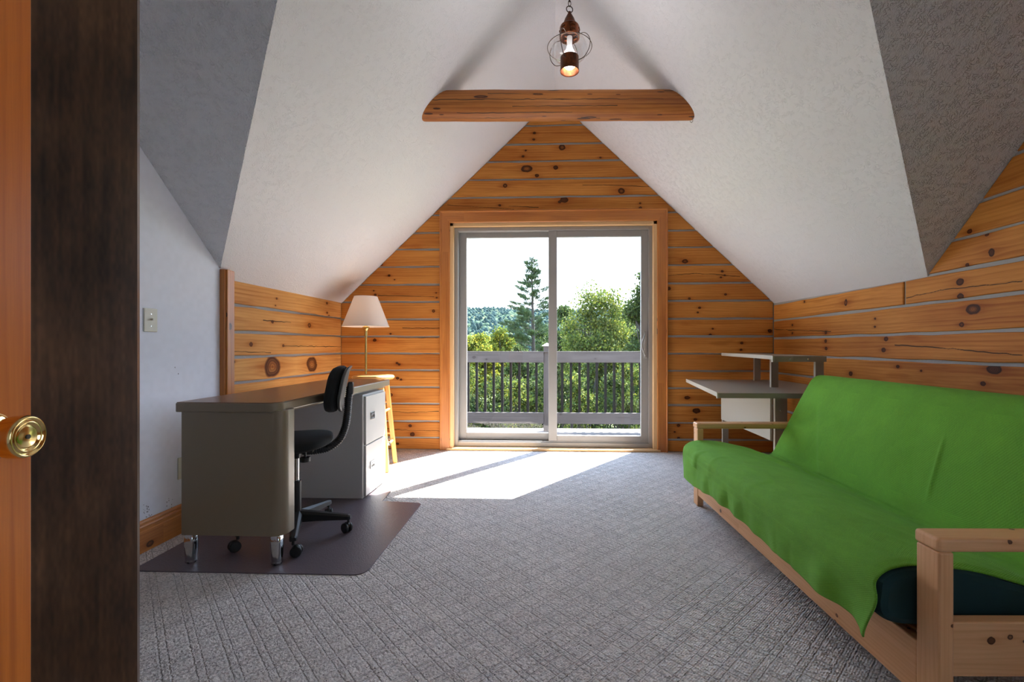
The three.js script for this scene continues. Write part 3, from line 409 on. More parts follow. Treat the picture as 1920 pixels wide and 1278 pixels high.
{
  const c = thing('filing_cabinet', 'grey two-drawer metal filing cabinet under far end of the desk', 'cabinet');
  const x0 = -1.706, x1 = -1.222, z0 = -2.866, z1 = -3.242, h = 0.676, y0 = MY;
  part('body', rbox(x1 - x0, h, z0 - z1, 0.005, (x0 + x1) / 2, y0 + h / 2, (z0 + z1) / 2), M.cabPaint, c);
  const drawer = (ya, yb) => {
    const g = part('drawer', rbox(0.018, yb - ya, z0 - z1 - 0.034, 0.003, x1 + 0.006, (ya + yb) / 2, (z0 + z1) / 2), M.cabPaint, c), yc = (ya + yb) / 2 + 0.02, zc = -2.985;
    const f = roundRect(-0.034, -0.024, 0.034, 0.024, 0.003); f.holes.push(roundRect(-0.027, -0.016, 0.027, 0.014, 0.002));
    part('handle', extrude(f, 0.004, 0.001).rotateY(Math.PI / 2).translate(x1 + 0.015, yc, zc), M.chrome, g); part('pull_recess', box(0.002, 0.03, 0.054, x1 + 0.0165, yc - 0.001, zc), M.shell, g); part('finger_grip', rbox(0.006, 0.012, 0.05, 0.002, x1 + 0.019, yc + 0.006, zc), M.chrome, g);
  };
  drawer(0.012 + y0, 0.345); drawer(0.352, 0.668);
  const lk = part('lock', cyl(0.008, 0.008, 0.012, 0, 0, 0, 16).rotateZ(Math.PI / 2).translate(x1 + 0.02, 0.325, -3.205), M.chrome, c);
  part('key', merge([rod([x1 + 0.024, 0.325, -3.205], [x1 + 0.045, 0.323, -3.205], 0.002), new THREE.TorusGeometry(0.009, 0.0014, 6, 18).translate(x1 + 0.05, 0.315, -3.205), rbox(0.012, 0.026, 0.002, 0.001, x1 + 0.054, 0.29, -3.205)]), M.steel, lk);
}
// ---------------------------------------------------------------- office chair
{
  const ch = thing('office_chair', 'black armless swivel office chair with ribbed back bar at desk', 'chair', [-1.336, MY, -2.305]);
  const rot = new THREE.Group(); // direction of the backrest in the chair's own axes
  const th = 21 * Math.PI / 180, n = [Math.cos(th), -Math.sin(th)], t = [Math.sin(th), Math.cos(th)]; // back direction, side direction (x, z)
  const L = (a, y, b) => [a * n[0] + b * t[0], y, a * n[1] + b * t[1]]; // a along the back direction, b sideways
  part('column', merge([cyl(0.022, 0.022, 0.185, 0, 0.195, 0), cyl(0.03, 0.027, 0.05, 0, 0.1, 0)]), M.black, ch);
  part('gas_lift', cyl(0.0125, 0.0125, 0.14, 0, 0.35, 0), M.chrome, ch);
  part('lift_sleeve', cyl(0.016, 0.022, 0.05, 0, 0.43, 0), M.black, ch);
  for (let k = 0; k < 5; k++) {
    const a = (9 + 72 * k) * Math.PI / 180, c = Math.cos(a), s = -Math.sin(a), R = 0.262;
    const g = new THREE.BufferGeometry(), sec = (r, w, h, y) => [[r * c - w * s, y - h, r * s + w * c], [r * c - w * s, y + h * 0.5, r * s + w * c], [r * c - w * 0.5 * s, y + h, r * s + w * 0.5 * c], [r * c + w * 0.5 * s, y + h, r * s - w * 0.5 * c], [r * c + w * s, y + h * 0.5, r * s - w * c], [r * c + w * s, y - h, r * s - w * c]];
    const rings = [sec(0.015, 0.028, 0.028, 0.105), sec(0.12, 0.022, 0.02, 0.098), sec(R, 0.017, 0.012, 0.086), sec(R + 0.012, 0.012, 0.009, 0.084)], pos = [], q = (a1, b1, c1) => pos.push(...a1, ...b1, ...c1);
    for (let i = 0; i < 3; i++) for (let j = 0; j < 6; j++) { const k2 = (j + 1) % 6; q(rings[i][j], rings[i][k2], rings[i + 1][k2]); q(rings[i][j], rings[i + 1][k2], rings[i + 1][j]); }
    for (let j = 1; j < 5; j++) q(rings[3][0], rings[3][j], rings[3][j + 1]);
    g.setAttribute('position', new THREE.Float32BufferAttribute(pos, 3)); g.computeVertexNormals();
    const leg = part('base_leg', g, M.black, ch);
    const sw = a + 0.9 + k * 1.3, ax = [Math.cos(sw), -Math.sin(sw)], ctr = [R * c + 0.014 * ax[1], 0.026, R * s - 0.014 * ax[0]];
    const wheel = (o) => lathe([[0, -0.007], [0.02, -0.0085], [0.025, -0.006], [0.026, 0], [0.025, 0.006], [0.02, 0.0085], [0, 0.007]], 24).rotateZ(Math.PI / 2).rotateY(-Math.atan2(ax[1], ax[0])).translate(ctr[0] + ax[0] * o, ctr[1], ctr[2] + ax[1] * o);
    part('caster', merge([wheel(-0.013), wheel(0.013), new THREE.SphereGeometry(0.024, 16, 8, 0, Math.PI * 2, 0, Math.PI / 2).scale(0.85, 1, 0.85).translate(ctr[0], ctr[1] + 0.006, ctr[2]), cyl(0.007, 0.007, 0.03, R * c, 0.07, R * s, 12)]), M.black, leg);
  }
  // seat: soft rounded cushion
  { const g = new THREE.SphereGeometry(1, 48, 24), p = g.attributes.position; for (let i = 0; i < p.count; i++) { let x = p.getX(i), y = p.getY(i), z = p.getZ(i); const k = 0.9 / Math.pow(Math.abs(x) ** 2.7 + Math.abs(z) ** 2.7 + 1e-6, 1 / 2.7) * Math.pow(Math.hypot(x, z), 1), sx = x * k * 1.08, sz = z * k * 1.08; y = Math.sign(y) * Math.pow(Math.abs(y), 0.6); const q = L(sx * 0.2 - 0.02, 0.492 + y * (y > 0 ? 0.04 : 0.038) + 0.012 * sx * sx, sz * 0.21); p.setXYZ(i, ...q); } g.computeVertexNormals(); part('seat', g, M.blackFab, ch); }
  part('seat_plate', merge([rbox(0.18, 0.02, 0.18, 0.006, 0, 0.455, 0).rotateY(th)]), M.black, ch);
  part('adjust_knob', merge([rod(L(0.055, 0.455, 0.1), L(0.055, 0.425, 0.1), 0.006), cyl(0.024, 0.024, 0.022, ...L(0.055, 0.418, 0.1))]), M.black, ch);
  // ribbed back bar
  { const c = new THREE.CatmullRomCurve3([L(0.03, 0.44, 0), L(0.1, 0.44, 0), L(0.16, 0.452, 0), L(0.208, 0.49, 0), L(0.235, 0.55, 0), L(0.247, 0.62, 0), L(0.254, 0.7, 0), L(0.262, 0.775, 0)].map((p) => V3(...p))), N = 300, list = [], pos = [], idx = [], side = V3(t[0], 0, t[1]);
    for (let i = 0; i <= N; i++) { const u = i / N, P = c.getPointAt(u), T = c.getTangentAt(u), nn = T.clone().cross(side).normalize(), k = 1 + (u > 0.08 ? 0.14 * Math.sin(u * Math.PI * 2 * 46) : 0); for (let j = 0; j < 12; j++) { const a = j / 12 * Math.PI * 2, cx = Math.sign(Math.cos(a)) * Math.pow(Math.abs(Math.cos(a)), 0.6) * 0.03 * (0.97 + k * 0.03), cy = Math.sign(Math.sin(a)) * Math.pow(Math.abs(Math.sin(a)), 0.6) * 0.018 * k; pos.push(P.x + side.x * cx + nn.x * cy, P.y + nn.y * cy, P.z + side.z * cx + nn.z * cy); } }
    for (let i = 0; i < N; i++) for (let j = 0; j < 12; j++) { const a = i * 12 + j, b = i * 12 + (j + 1) % 12; idx.push(a, b, a + 12, b, b + 12, a + 12); }
    const g = new THREE.BufferGeometry(); g.setAttribute('position', new THREE.Float32BufferAttribute(pos, 3)); g.setIndex(idx); g.computeVertexNormals(); part('back_bar', g, M.black, ch); }
  // backrest: cushion in front, shell behind, both leaning back a little
  const bw = 0.145, y0 = 0.645, y1 = 0.885, s = roundRect(-bw, 0, bw, y1 - y0, [0.1, 0.1, 0.07, 0.07]);
  const lay = (g) => { const p = g.attributes.position; for (let i = 0; i < p.count; i++) { const b = p.getX(i), h = p.getY(i), a = p.getZ(i), bow = 0.025 * (b / bw) ** 2; p.setXYZ(i, ...L(0.242 + a - bow + 0.045 * (h / 0.24 - 0.5), y0 + h, b)); } g.computeVertexNormals(); return g; };
  const sub = (sh, dep, bev) => extrude(sh, dep, bev);
  part('back_cushion', lay(sub(s, 0.022, 0.018).translate(0, 0, -0.055)), M.blackFab, ch); part('back_shell', lay(sub(s, 0.004, 0.006).translate(0, 0, 0.002)), M.shell, ch);
  part('back_bracket', rbox(0.03, 0.07, 0.06, 0.01, 0, 0, 0).rotateY(th).translate(...L(0.264, 0.765, 0)), M.shell, ch);
}
// ---------------------------------------------------------------- stool and floor lamp in the far corner
{
  const cx = -1.455, cz = -3.62, s = thing('bar_stool', 'light wooden bar stool with round seat behind the desk', 'stool', [cx, 0, cz], 0.12);
  part('seat', grain(lathe([[0, 0.722], [0.12, 0.722], [0.155, 0.726], [0.166, 0.738], [0.166, 0.748], [0.158, 0.757], [0.12, 0.76], [0, 0.756]], 48), 'x', 0.2), M.stool, s);
  const top = (sx, sz, y) => { const k = (0.73 - y) / 0.73; return [sx * lerp(0.085, 0.145, k), y, sz * lerp(0.085, 0.145, k)]; }, cs = [[1, 1], [1, -1], [-1, -1], [-1, 1]];
  for (const [a, b] of cs) part('leg', grain(bar(top(a, b, 0.0), top(a, b, 0.725), 0.034, 0.034), 'y', a + b * 0.3), M.stool, s);
  const rung = (i, y) => { const [a, b] = [cs[i], cs[(i + 1) % 4]]; part('rung', grain(rod(top(...a, y), top(...b, y), 0.0105), i % 2 ? 'x' : 'z', i), M.stool, s); };
  rung(0, 0.2); rung(2, 0.2); rung(0, 0.47); rung(2, 0.47); rung(1, 0.26); rung(3, 0.26); rung(1, 0.53); rung(3, 0.53);
}
{
  const l = thing('floor_lamp', 'brass pole floor lamp with white tapered shade in the corner', 'lamp', [-1.655, 0, -3.95]);
  part('base', lathe([[0, 0.026], [0.03, 0.026], [0.04, 0.022], [0.12, 0.016], [0.13, 0.01], [0.13, 0.0], [0, 0]].reverse(), 40), M.brassSoft, l);
  part('pole', merge([cyl(0.0105, 0.0105, 1.11, 0, 0.58, 0, 20), cyl(0.0145, 0.0145, 0.05, 0, 1.115, 0, 20)]), M.brassSoft, l);
  part('socket_cup', lathe([[0.01, 1.13], [0.016, 1.135], [0.027, 1.15], [0.03, 1.165], [0.027, 1.172], [0.012, 1.178], [0.012, 1.23]].map((p) => p), 28), M.brassSoft, l);
  const sh = []; const N = 96; for (const [r, y] of [[0.2, 1.172], [0.099, 1.44]]) sh.push([r, y]);
  const shade = part('shade', lathe([[0.2, 1.172], [0.149, 1.307], [0.099, 1.44], [0.0978, 1.44], [0.1478, 1.307], [0.1988, 1.172], [0.2, 1.172]], N), M.shade, l);
  part('shade_trim', merge([new THREE.TorusGeometry(0.1995, 0.0028, 6, 72).rotateX(Math.PI / 2).translate(0, 1.173, 0), new THREE.TorusGeometry(0.0985, 0.0026, 6, 60).rotateX(Math.PI / 2).translate(0, 1.439, 0)]), new THREE.MeshStandardMaterial({ color: new THREE.Color(0.8, 0.75, 0.7), roughness: 0.9 }), shade);
  part('harp', merge([tube([[0.012, 1.21, 0], [0.06, 1.27, 0], [0.055, 1.36, 0], [0, 1.425, 0], [-0.055, 1.36, 0], [-0.06, 1.27, 0], [-0.012, 1.21, 0]], 0.0018, 30, 6), rod([-0.098, 1.43, 0], [0.098, 1.43, 0], 0.0016), rod([0, 1.43, -0.098], [0, 1.43, 0.098], 0.0016), cyl(0.006, 0.004, 0.02, 0, 1.438, 0, 12)]), M.brassSoft, l);
  part('bulb', lathe([[0, 1.345], [0.018, 1.34], [0.029, 1.32], [0.029, 1.3], [0.016, 1.26], [0.012, 1.23]].reverse(), 20), new THREE.MeshStandardMaterial({ color: GRY(0.8), emissive: new THREE.Color(1, 0.6, 0.3), emissiveIntensity: 0.5 }), l);
  const p = new THREE.PointLight(new THREE.Color(1, 0.66, 0.4), 0.011); p.position.set(0, 1.31, 0); p.shadow.radius = 1.4; l.add(p);
}
// ---------------------------------------------------------------- futon: frame, mattress, blanket
const FP = [0.94, 0, -2.03], FT = 2 * Math.PI / 180;
{
  const f = thing('futon_sofa', 'pine wood futon sofa with square arms along right wall', 'sofa', FP, FT);
  const W = (n, g, a, o) => part(n, grain(g, a, o), M.futon, f);
  let o = 0.11; const nx = () => (o += 0.37);
  for (const s of [1, -1]) {
    const z = s * 0.835;
    W('arm_rest', rbox(0.8, 0.035, 0.074, 0.009, 0.397, 0.5, z, 3), 'x', nx());
    const fp = W('arm_post', rbox(0.038, 0.4825, 0.07, 0.006, 0.02, 0.2412, z), 'y', nx()); W('arm_post', rbox(0.038, 0.4825, 0.07, 0.006, 0.72, 0.2412, z), 'y', nx());
    W('side_rail', rbox(0.662, 0.14, 0.034, 0.005, 0.37, 0.228, z), 'x', nx());
    part('bolt', cyl(0.0085, 0.0085, 0.004, 0, 0, 0, 20).rotateX(Math.PI / 2).translate(0.024, 0.115, z + s * 0.0365), M.black, fp);
  }
  W('front_rail', rbox(0.034, 0.15, 1.6, 0.005, 0.021, 0.142, 0), 'z', nx()); W('back_rail', rbox(0.034, 0.12, 1.6, 0.005, 0.66, 0.17, 0), 'z', nx());
  for (let k = 0; k < 7; k++) W('seat_slat', rbox(0.46, 0.018, 0.07, 0.004, 0.25, 0.196, -0.66 + k * 0.22), 'x', nx());
  W('seat_bearer', rbox(0.04, 0.04, 1.6, 0.005, 0.06, 0.2, 0), 'z', nx());
  for (let k = 0; k < 7; k++) { const z = -0.66 + k * 0.22; W('back_slat', bar([0.57, 0.23, z], [0.79, 0.66, z], 0.018, 0.07), 'y', nx()); }
}
const TOPL = [[-0.082, 0.33], [-0.076, 0.366], [-0.05, 0.389], [-0.005, 0.4], [0.08, 0.4], [0.2, 0.384], [0.32, 0.354], [0.405, 0.326], [0.452, 0.318], [0.482, 0.338], [0.51, 0.392], [0.57, 0.508], [0.63, 0.622], [0.69, 0.735], [0.715, 0.777], [0.742, 0.802], [0.775, 0.808], [0.805, 0.793], [0.818, 0.76]];
{
  const under = [[0.8, 0.69], [0.73, 0.55], [0.66, 0.41], [0.6, 0.29], [0.555, 0.235], [0.5, 0.212], [0.4, 0.212], [0.25, 0.225], [0.1, 0.24], [0.0, 0.244], [-0.045, 0.25], [-0.076, 0.27], [-0.085, 0.3]];
  const c = new THREE.CatmullRomCurve3([...TOPL, ...under].map((p) => V3(p[0], p[1], 0)), true), pts = c.getPoints(110).slice(0, -1).map((p) => [p.x, p.y]);
  const g = extrude(shapeOf(pts), 1.53, 0.022).translate(0, 0, -0.765 + 0.002), m = solo('futon_mattress', 'dark teal folded futon mattress showing under the green blanket', 'mattress', g, M.mattress, FP); m.rotation.y = FT;
}
{ // blanket: a cloth with thickness draped over seat and back, its front hem hanging
  const nz = 220, nsA = 26, za = -0.802, zb = 0.782, off = 0.009;
  const top = new THREE.CatmullRomCurve3(TOPL.map((p) => V3(p[0], p[1], 0))), nsT = 150, hemZ = [[-0.8, 0.182], [-0.62, 0.186], [-0.3, 0.218], [-0.1, 0.218], [0.1, 0.207], [0.46, 0.206], [0.58, 0.211], [0.68, 0.212], [0.74, 0.208], [0.782, 0.201]];
  const hem = (z) => { for (let i = 0; i < hemZ.length - 1; i++) if (z <= hemZ[i + 1][0]) return lerp(hemZ[i][1], hemZ[i + 1][1], clamp((z - hemZ[i][0]) / (hemZ[i + 1][0] - hemZ[i][0]))); return hemZ.at(-1)[1]; };
  const grid = [], rows = nsA + nsT + 14;
  for (let i = 0; i <= nz; i++) {
    const t = i / nz, z0 = lerp(za, zb, t), hy = hem(z0) + 0.006 * (vn(z0 * 9 + 3, 2) - 0.5), row = [];
    for (let j = 0; j <= rows; j++) {
      let x, y, nx, ny;
      if (j < nsA) { const k = j / nsA; y = lerp(hy, 0.33, k); x = -0.083 + 0.01 * (1 - k); nx = -1; ny = 0; }
      else { const k = clamp((j - nsA) / nsT), p = top.getPoint(k), d = top.getTangent(k); x = p.x; y = p.y; nx = -d.y; ny = d.x; if (j > nsA + nsT) { const q = j - nsA - nsT; x -= 0.0062 * q; y -= 0.0125 * q; nx = 0.9; ny = -0.4; } }
      let h = off;
      const front = sstep(0.34, 0.24, y) * (x < 0 ? 1 : 0), seat = x < 0.45 && y > 0.3 ? 1 : 0, back = x > 0.47 ? 1 : 0;
      h += front * (0.018 * Math.max(0, vn(z0 * 13 + 0.7, y * 2) - 0.42) * 2 + 0.005 * Math.sin(z0 * 21 + 5 * vn(z0 * 4, 1)) + 0.004);
      const swirl = Math.hypot(x + 0.02, (z0 + 0.1) * 0.55); h += seat * (0.015 * sstep(0.5, 0.85, vn(swirl * 15 + 2 * vn(x * 6, z0 * 3), z0 * 2.2 + x * 3)) + 0.008 * (fbm(x * 9 + 3, z0 * 5) - 0.5));
      h += back * (0.01 * (fbm(x * 5 + 9, z0 * 3 + 2) - 0.4) + 0.007 * sstep(0.58, 0.8, vn(z0 * 6 + y * 5, y * 2.5 + 7)) * sstep(0.75, 0.5, y));
      const cz = lerp(0.06, -0.03, (y - 0.38) / 0.36) + 0.2, cd = z0 - cz; if (back && y > 0.38 && y < 0.66) h += 0.006 * Math.exp(-cd * cd / 0.00006) * sstep(0.38, 0.45, y) * sstep(0.66, 0.58, y);
      // the free corner nearest the viewer falls outward in a fold; the end of the seat lies loosely
      const corner = sstep(0.66, 0.782, z0) * (x < 0 ? sstep(0.33, 0.2, y) : 0); h += corner * 0.014;
      const zz = z0 + 0.012 * sstep(0.72, 0.782, z0) * (vn(j * 0.09, 3) - 0.5) * 2 - 0.02 * corner;
      const sag = sstep(0.745, 0.782, z0) * (j > nsA && x < 0.45 ? 0.006 : 0);
      row.push([V3(x + nx * h, y + ny * h - sag, zz), V3(x + nx * (h - 0.005), y + ny * (h - 0.005) - sag, zz), j]);
    }
    grid.push(row);
  }
  const pos = [], uv = [], idx = [], n1 = rows + 1; for (const side of [0, 1]) for (let i = 0; i <= nz; i++) for (let j = 0; j <= rows; j++) { const p = grid[i][j][side]; pos.push(p.x, p.y, p.z); uv.push(p.z, j * 0.0092); }
  const B = (nz + 1) * n1; for (let i = 0; i < nz; i++) for (let j = 0; j < rows; j++) { const a = i * n1 + j, b = a + n1; idx.push(a, b, a + 1, a + 1, b, b + 1, B + a, B + a + 1, B + b, B + a + 1, B + b + 1, B + b); }
  const rim = (a, b) => idx.push(a, B + a, b, b, B + a, B + b); for (let i = 0; i < nz; i++) { rim(i * n1, (i + 1) * n1); rim((i + 1) * n1 + rows, i * n1 + rows); } for (let j = 0; j < rows; j++) { rim(j + 1, j); rim(nz * n1 + j, nz * n1 + j + 1); }
  const g = new THREE.BufferGeometry(); g.setAttribute('position', new THREE.Float32BufferAttribute(pos, 3)); g.setAttribute('uv', new THREE.Float32BufferAttribute(uv, 2)); g.setIndex(idx); g.computeVertexNormals();
  const m = solo('blanket', 'bright green woven blanket draped over the futon seat and back', 'blanket', g, M.blanket, FP); m.rotation.y = FT;
}
// ---------------------------------------------------------------- workstation in the right corner
{
  const w = thing('computer_desk', 'grey laminate computer desk with raised shelf in right back corner', 'desk');
  const plate = (name, pts, y, t) => { const g = extrude(shapeOf(pts.map(([x, z]) => [x, -z])), t, 0.001).rotateX(-Math.PI / 2).translate(0, y, 0); const m = part(name, g, M.lam, w); return m; };
  const a = [[1.09, -2.975], [2.04, -2.975], [2.04, -4.13], [1.245, -4.15]];
  plate('desktop', a, 0.672, 0.02);
  part('front_rail', box(0.7, 0.033, 0.014, 1.44, 0.676, -2.966), M.lam, w); part('edge_strip', bar([1.083, 0.683, -2.966], [1.24, 0.683, -4.155], 0.006, 0.03, [0, 1, 0]), M.lamEdge, w);
  part('edge_cap', box(0.012, 0.035, 0.016, 1.086, 0.676, -2.964), M.lamEdge, w);
  plate('shelf', [[1.445, -2.975], [1.765, -2.975], [1.85, -4.12], [1.55, -4.12]], 0.915, 0.018);
  part('shelf_rail', box(0.335, 0.036, 0.014, 1.607, 0.914, -2.966), M.lam, w); part('shelf_edge', bar([1.44, 0.924, -2.966], [1.546, 0.924, -4.12], 0.006, 0.026, [0, 1, 0]), M.lamEdge, w); part('edge_cap', box(0.012, 0.038, 0.016, 1.439, 0.914, -2.964), M.lamEdge, w);
  const post = (x, z, y0, y1, wx = 0.05, wz = 0.022) => { const p = part('upright', box(wx, y1 - y0, wz, x, (y0 + y1) / 2, z), M.lam, w); part('edge_strip', box(0.003, y1 - y0, wz, x - wx / 2 - 0.0015, (y0 + y1) / 2, z), M.lamEdge, p); };
  post(1.66, -3.4, 0.693, 0.916); post(1.815, -4.02, 0.693, 0.916); post(1.745, -2.99, 0.693, 0.9, 0.05, 0.02);
  post(1.505, -3.03, 0, 0.672, 0.046, 0.022); post(1.505, -3.93, 0, 0.672, 0.046, 0.022); post(2.0, -3.05, 0, 0.672, 0.046, 0.022); post(2.0, -3.93, 0, 0.672, 0.046, 0.022);
  part('side_panel', box(0.016, 0.3, 0.86, 1.47, 0.52, -3.48), M.lamPanel, w);
  for (const x of [1.547, 1.658]) part('screw', new THREE.SphereGeometry(0.006, 12, 6).scale(1, 1, 0.5).translate(x, 0.914, -2.958), M.chrome, w);
  part('screw', new THREE.SphereGeometry(0.006, 12, 6).scale(1, 1, 0.5).translate(1.508, 0.575, -3.004), M.chrome, w);
  solo('power_cord', 'black power cord looped by the leg of the computer desk', 'cord', tube([[1.6, 0.006, -3.1], [1.56, 0.02, -3.16], [1.565, 0.2, -3.2], [1.585, 0.3, -3.22], [1.64, 0.315, -3.24], [1.75, 0.29, -3.26], [1.9, 0.28, -3.3], [2.07, 0.3, -3.32]], 0.0045, 60, 8), M.rubber);
}
// ---------------------------------------------------------------- outside: deck, railing, woods, hill
{
  const dk = struct('deck'); const R = rng(5);
  for (let k = 0; k < 14; k++) part('deck_board', grain(rbox(7, 0.03, 0.136, 0.004, 0, -0.215, -4.62 - k * 0.142), 'x', k * 0.31), M.weather, dk);
  part('rim_joist', box(7, 0.2, 0.05, 0, -0.33, -6.64), M.weather, dk);
  const r = thing('deck_railing', 'weathered grey wooden deck railing with square balusters outside the door', 'railing'), z = -6.3;
  for (const s of [-1, 1]) { part('top_rail', grain(rbox(3.5, 0.145, 0.036, 0.004, s * 1.8 - 0.05, 0.838, z + 0.02), 'x', s * 0.7 + 1), M.weather, r); part('bottom_rail', grain(rbox(3.5, 0.155, 0.036, 0.004, s * 1.8 - 0.05, -0.012, z + 0.02), 'x', s * 0.4 + 0.5), M.weather, r); }
  part('hand_rail', grain(rbox(7, 0.012, 0.06, 0.004, 0, 0.916, z + 0.01), 'x', 0.2), M.weather, r);
  for (let k = -15; k <= 26; k++) { const x = -1.17 + k * 0.121; if (Math.abs(x + 0.055) < 0.07) continue; part('baluster', box(0.034, 0.99, 0.034, x, 0.41, z - 0.015), M.balu, r); }
  for (const x of [-0.055, -3.4, 3.3]) { const p = part('post', grain(rbox(0.092, 1.2, 0.092, 0.005, x, 0.398, z - 0.03), 'y', x), M.weather, r); part('post_cap', new THREE.ConeGeometry(0.1, 0.045, 4).rotateY(Math.PI / 4).translate(x, 1.021, z - 0.03), M.capWhite, p); }
}
const leafGeo = (() => { const g = new THREE.BufferGeometry(); g.setAttribute('position', new THREE.Float32BufferAttribute([0, 0, 0, 0.36, 0.45, 0.1, 0, 1, 0.02, -0.36, 0.45, 0.1], 3)); g.setAttribute('normal', new THREE.Float32BufferAttribute([0, 0, 1, 0, 0, 1, 0, 0, 1, 0, 0, 1], 3)); g.setIndex([0, 1, 2, 0, 2, 3]); g.computeVertexNormals(); return g; })();
const needleGeo = (() => { const pos = []; for (let k = 0; k < 6; k++) { const a = k * 1.047, c = Math.cos(a), s = Math.sin(a), q = [c * 0.32, 0.8, s * 0.32]; pos.push(-s * 0.05, 0, c * 0.05, s * 0.05, 0, -c * 0.05, ...q); } const g = new THREE.BufferGeometry(); g.setAttribute('position', new THREE.Float32BufferAttribute(pos, 3)); g.computeVertexNormals(); return g; })();
const LEAF = new THREE.MeshPhysicalMaterial({ color: 0xffffff, roughness: 0.8, transmission: 0.45, thickness: 0, specularIntensity: 0.15 });
const NEEDLE = new THREE.MeshPhysicalMaterial({ color: 0xffffff, roughness: 0.9, specularIntensity: 0.15 });
const BARK = new THREE.MeshStandardMaterial({ color: new THREE.Color(0.045, 0.038, 0.032), roughness: 0.95 });
function leaves(parent, pts, size, cols, seed, geo = leafGeo, mat = LEAF, dirs) {
  const R = rng(seed), m = new THREE.InstancedMesh(geo, mat, pts.length), o = new THREE.Object3D(), c = new THREE.Color(), q = new THREE.Quaternion();
  pts.forEach((p, i) => { o.position.copy(p); if (dirs) { q.setFromUnitVectors(V3(0, 1, 0), dirs[i]); o.quaternion.copy(q); o.rotateY(R() * 6.28); } else o.rotation.set(R() * 6.28, R() * 6.28, R() * 6.28); o.scale.setScalar(size * (0.6 + 0.8 * R())); o.updateMatrix(); m.setMatrixAt(i, o.matrix); const k = cols[Math.floor(R() * cols.length)], b = 0.75 + 0.5 * R(); m.setColorAt(i, c.setRGB(k[0] * b, k[1] * b, k[2] * b)); });
  m.name = 'foliage'; m.userData.kind = 'stuff'; parent.add(m); return m;
}
const GROUND = -5.6;
const spot = (px, py, d) => { const s = seen(px, py, 'z', -d); return V3(...s); };
function broadleaf(name, label, px, topPy, d, halfPx, cols, { n = 6000, size = 0.13, seed = 1, depth = 0.8, low = null, stems = 1, group, clumps = 46, open = 0.3 } = {}) {
  const topP = spot(px, topPy, d), R = rng(seed), rx = halfPx / FOCAL * d, x = topP.x, z = -d, H = topP.y - GROUND, y0 = low === null ? GROUND + H * 0.3 : low, cy = (topP.y + y0) / 2, ry = (topP.y - y0) / 2;
  const t = thing(name, label, 'tree', [x, GROUND, z], 0, group), br = [], pts = [], cl = [];
  for (let k = 0; k < clumps; k++) { let a, b, c, q; do { a = R() * 2 - 1; b = R() * 2 - 1; c = R() * 2 - 1; q = a * a + b * b + c * c; } while (q > 1 || q < open * open); const taper = b > 0 ? 1 - 0.45 * b * b : 1; cl.push([V3(a * rx * taper, cy - GROUND + b * ry * 0.92, c * rx * depth * taper), (0.2 + 0.16 * R()) * Math.min(rx, ry) * 1.25]); }
  for (let i = 0; i < n; i++) { const [c, r] = cl[Math.floor(R() * clumps)], th = R() * 6.283, u = R() * 2 - 1, s = Math.sqrt(1 - u * u), rr = r * Math.pow(R(), 0.45) * (1 + 0.35 * (R() - 0.5)); pts.push(V3(c.x + rr * s * Math.cos(th) * 1.15, c.y + rr * u * 0.9, c.z + rr * s * Math.sin(th))); }
  const tr = []; const fork = [];
  for (let s = 0; s < stems; s++) { const a = R() * 6.28, f = V3((stems > 1 ? (s / (stems - 1) - 0.5) : 0) * rx * 0.7, (cy - GROUND) * (0.92 + 0.2 * R()), (R() - 0.5) * rx * 0.4), w = 0.02 * H / Math.sqrt(stems); const mid = V3(f.x * 0.35, f.y * 0.5, f.z * 0.3); tr.push(rod([f.x * 0.1, -0.3, 0], mid.toArray(), w, w * 0.75, 8), rod(mid.toArray(), f.toArray(), w * 0.75, w * 0.4, 8)); fork.push([mid, f, w]); }
  for (const [c] of cl) { const [m, f, w] = fork[Math.floor(R() * fork.length)], k = 0.25 + 0.75 * R(), s = m.clone().lerp(f, k), e = s.clone().lerp(c, 0.55); e.y += 0.05 * ry; br.push(rod(s.toArray(), e.toArray(), w * 0.3, w * 0.18, 5), rod(e.toArray(), c.toArray(), w * 0.18, w * 0.06, 5)); }
  part('trunk', merge(tr), BARK, t); part('branches', merge(br), BARK, t);
  leaves(t, pts, size, cols, seed + 5); return t;
}
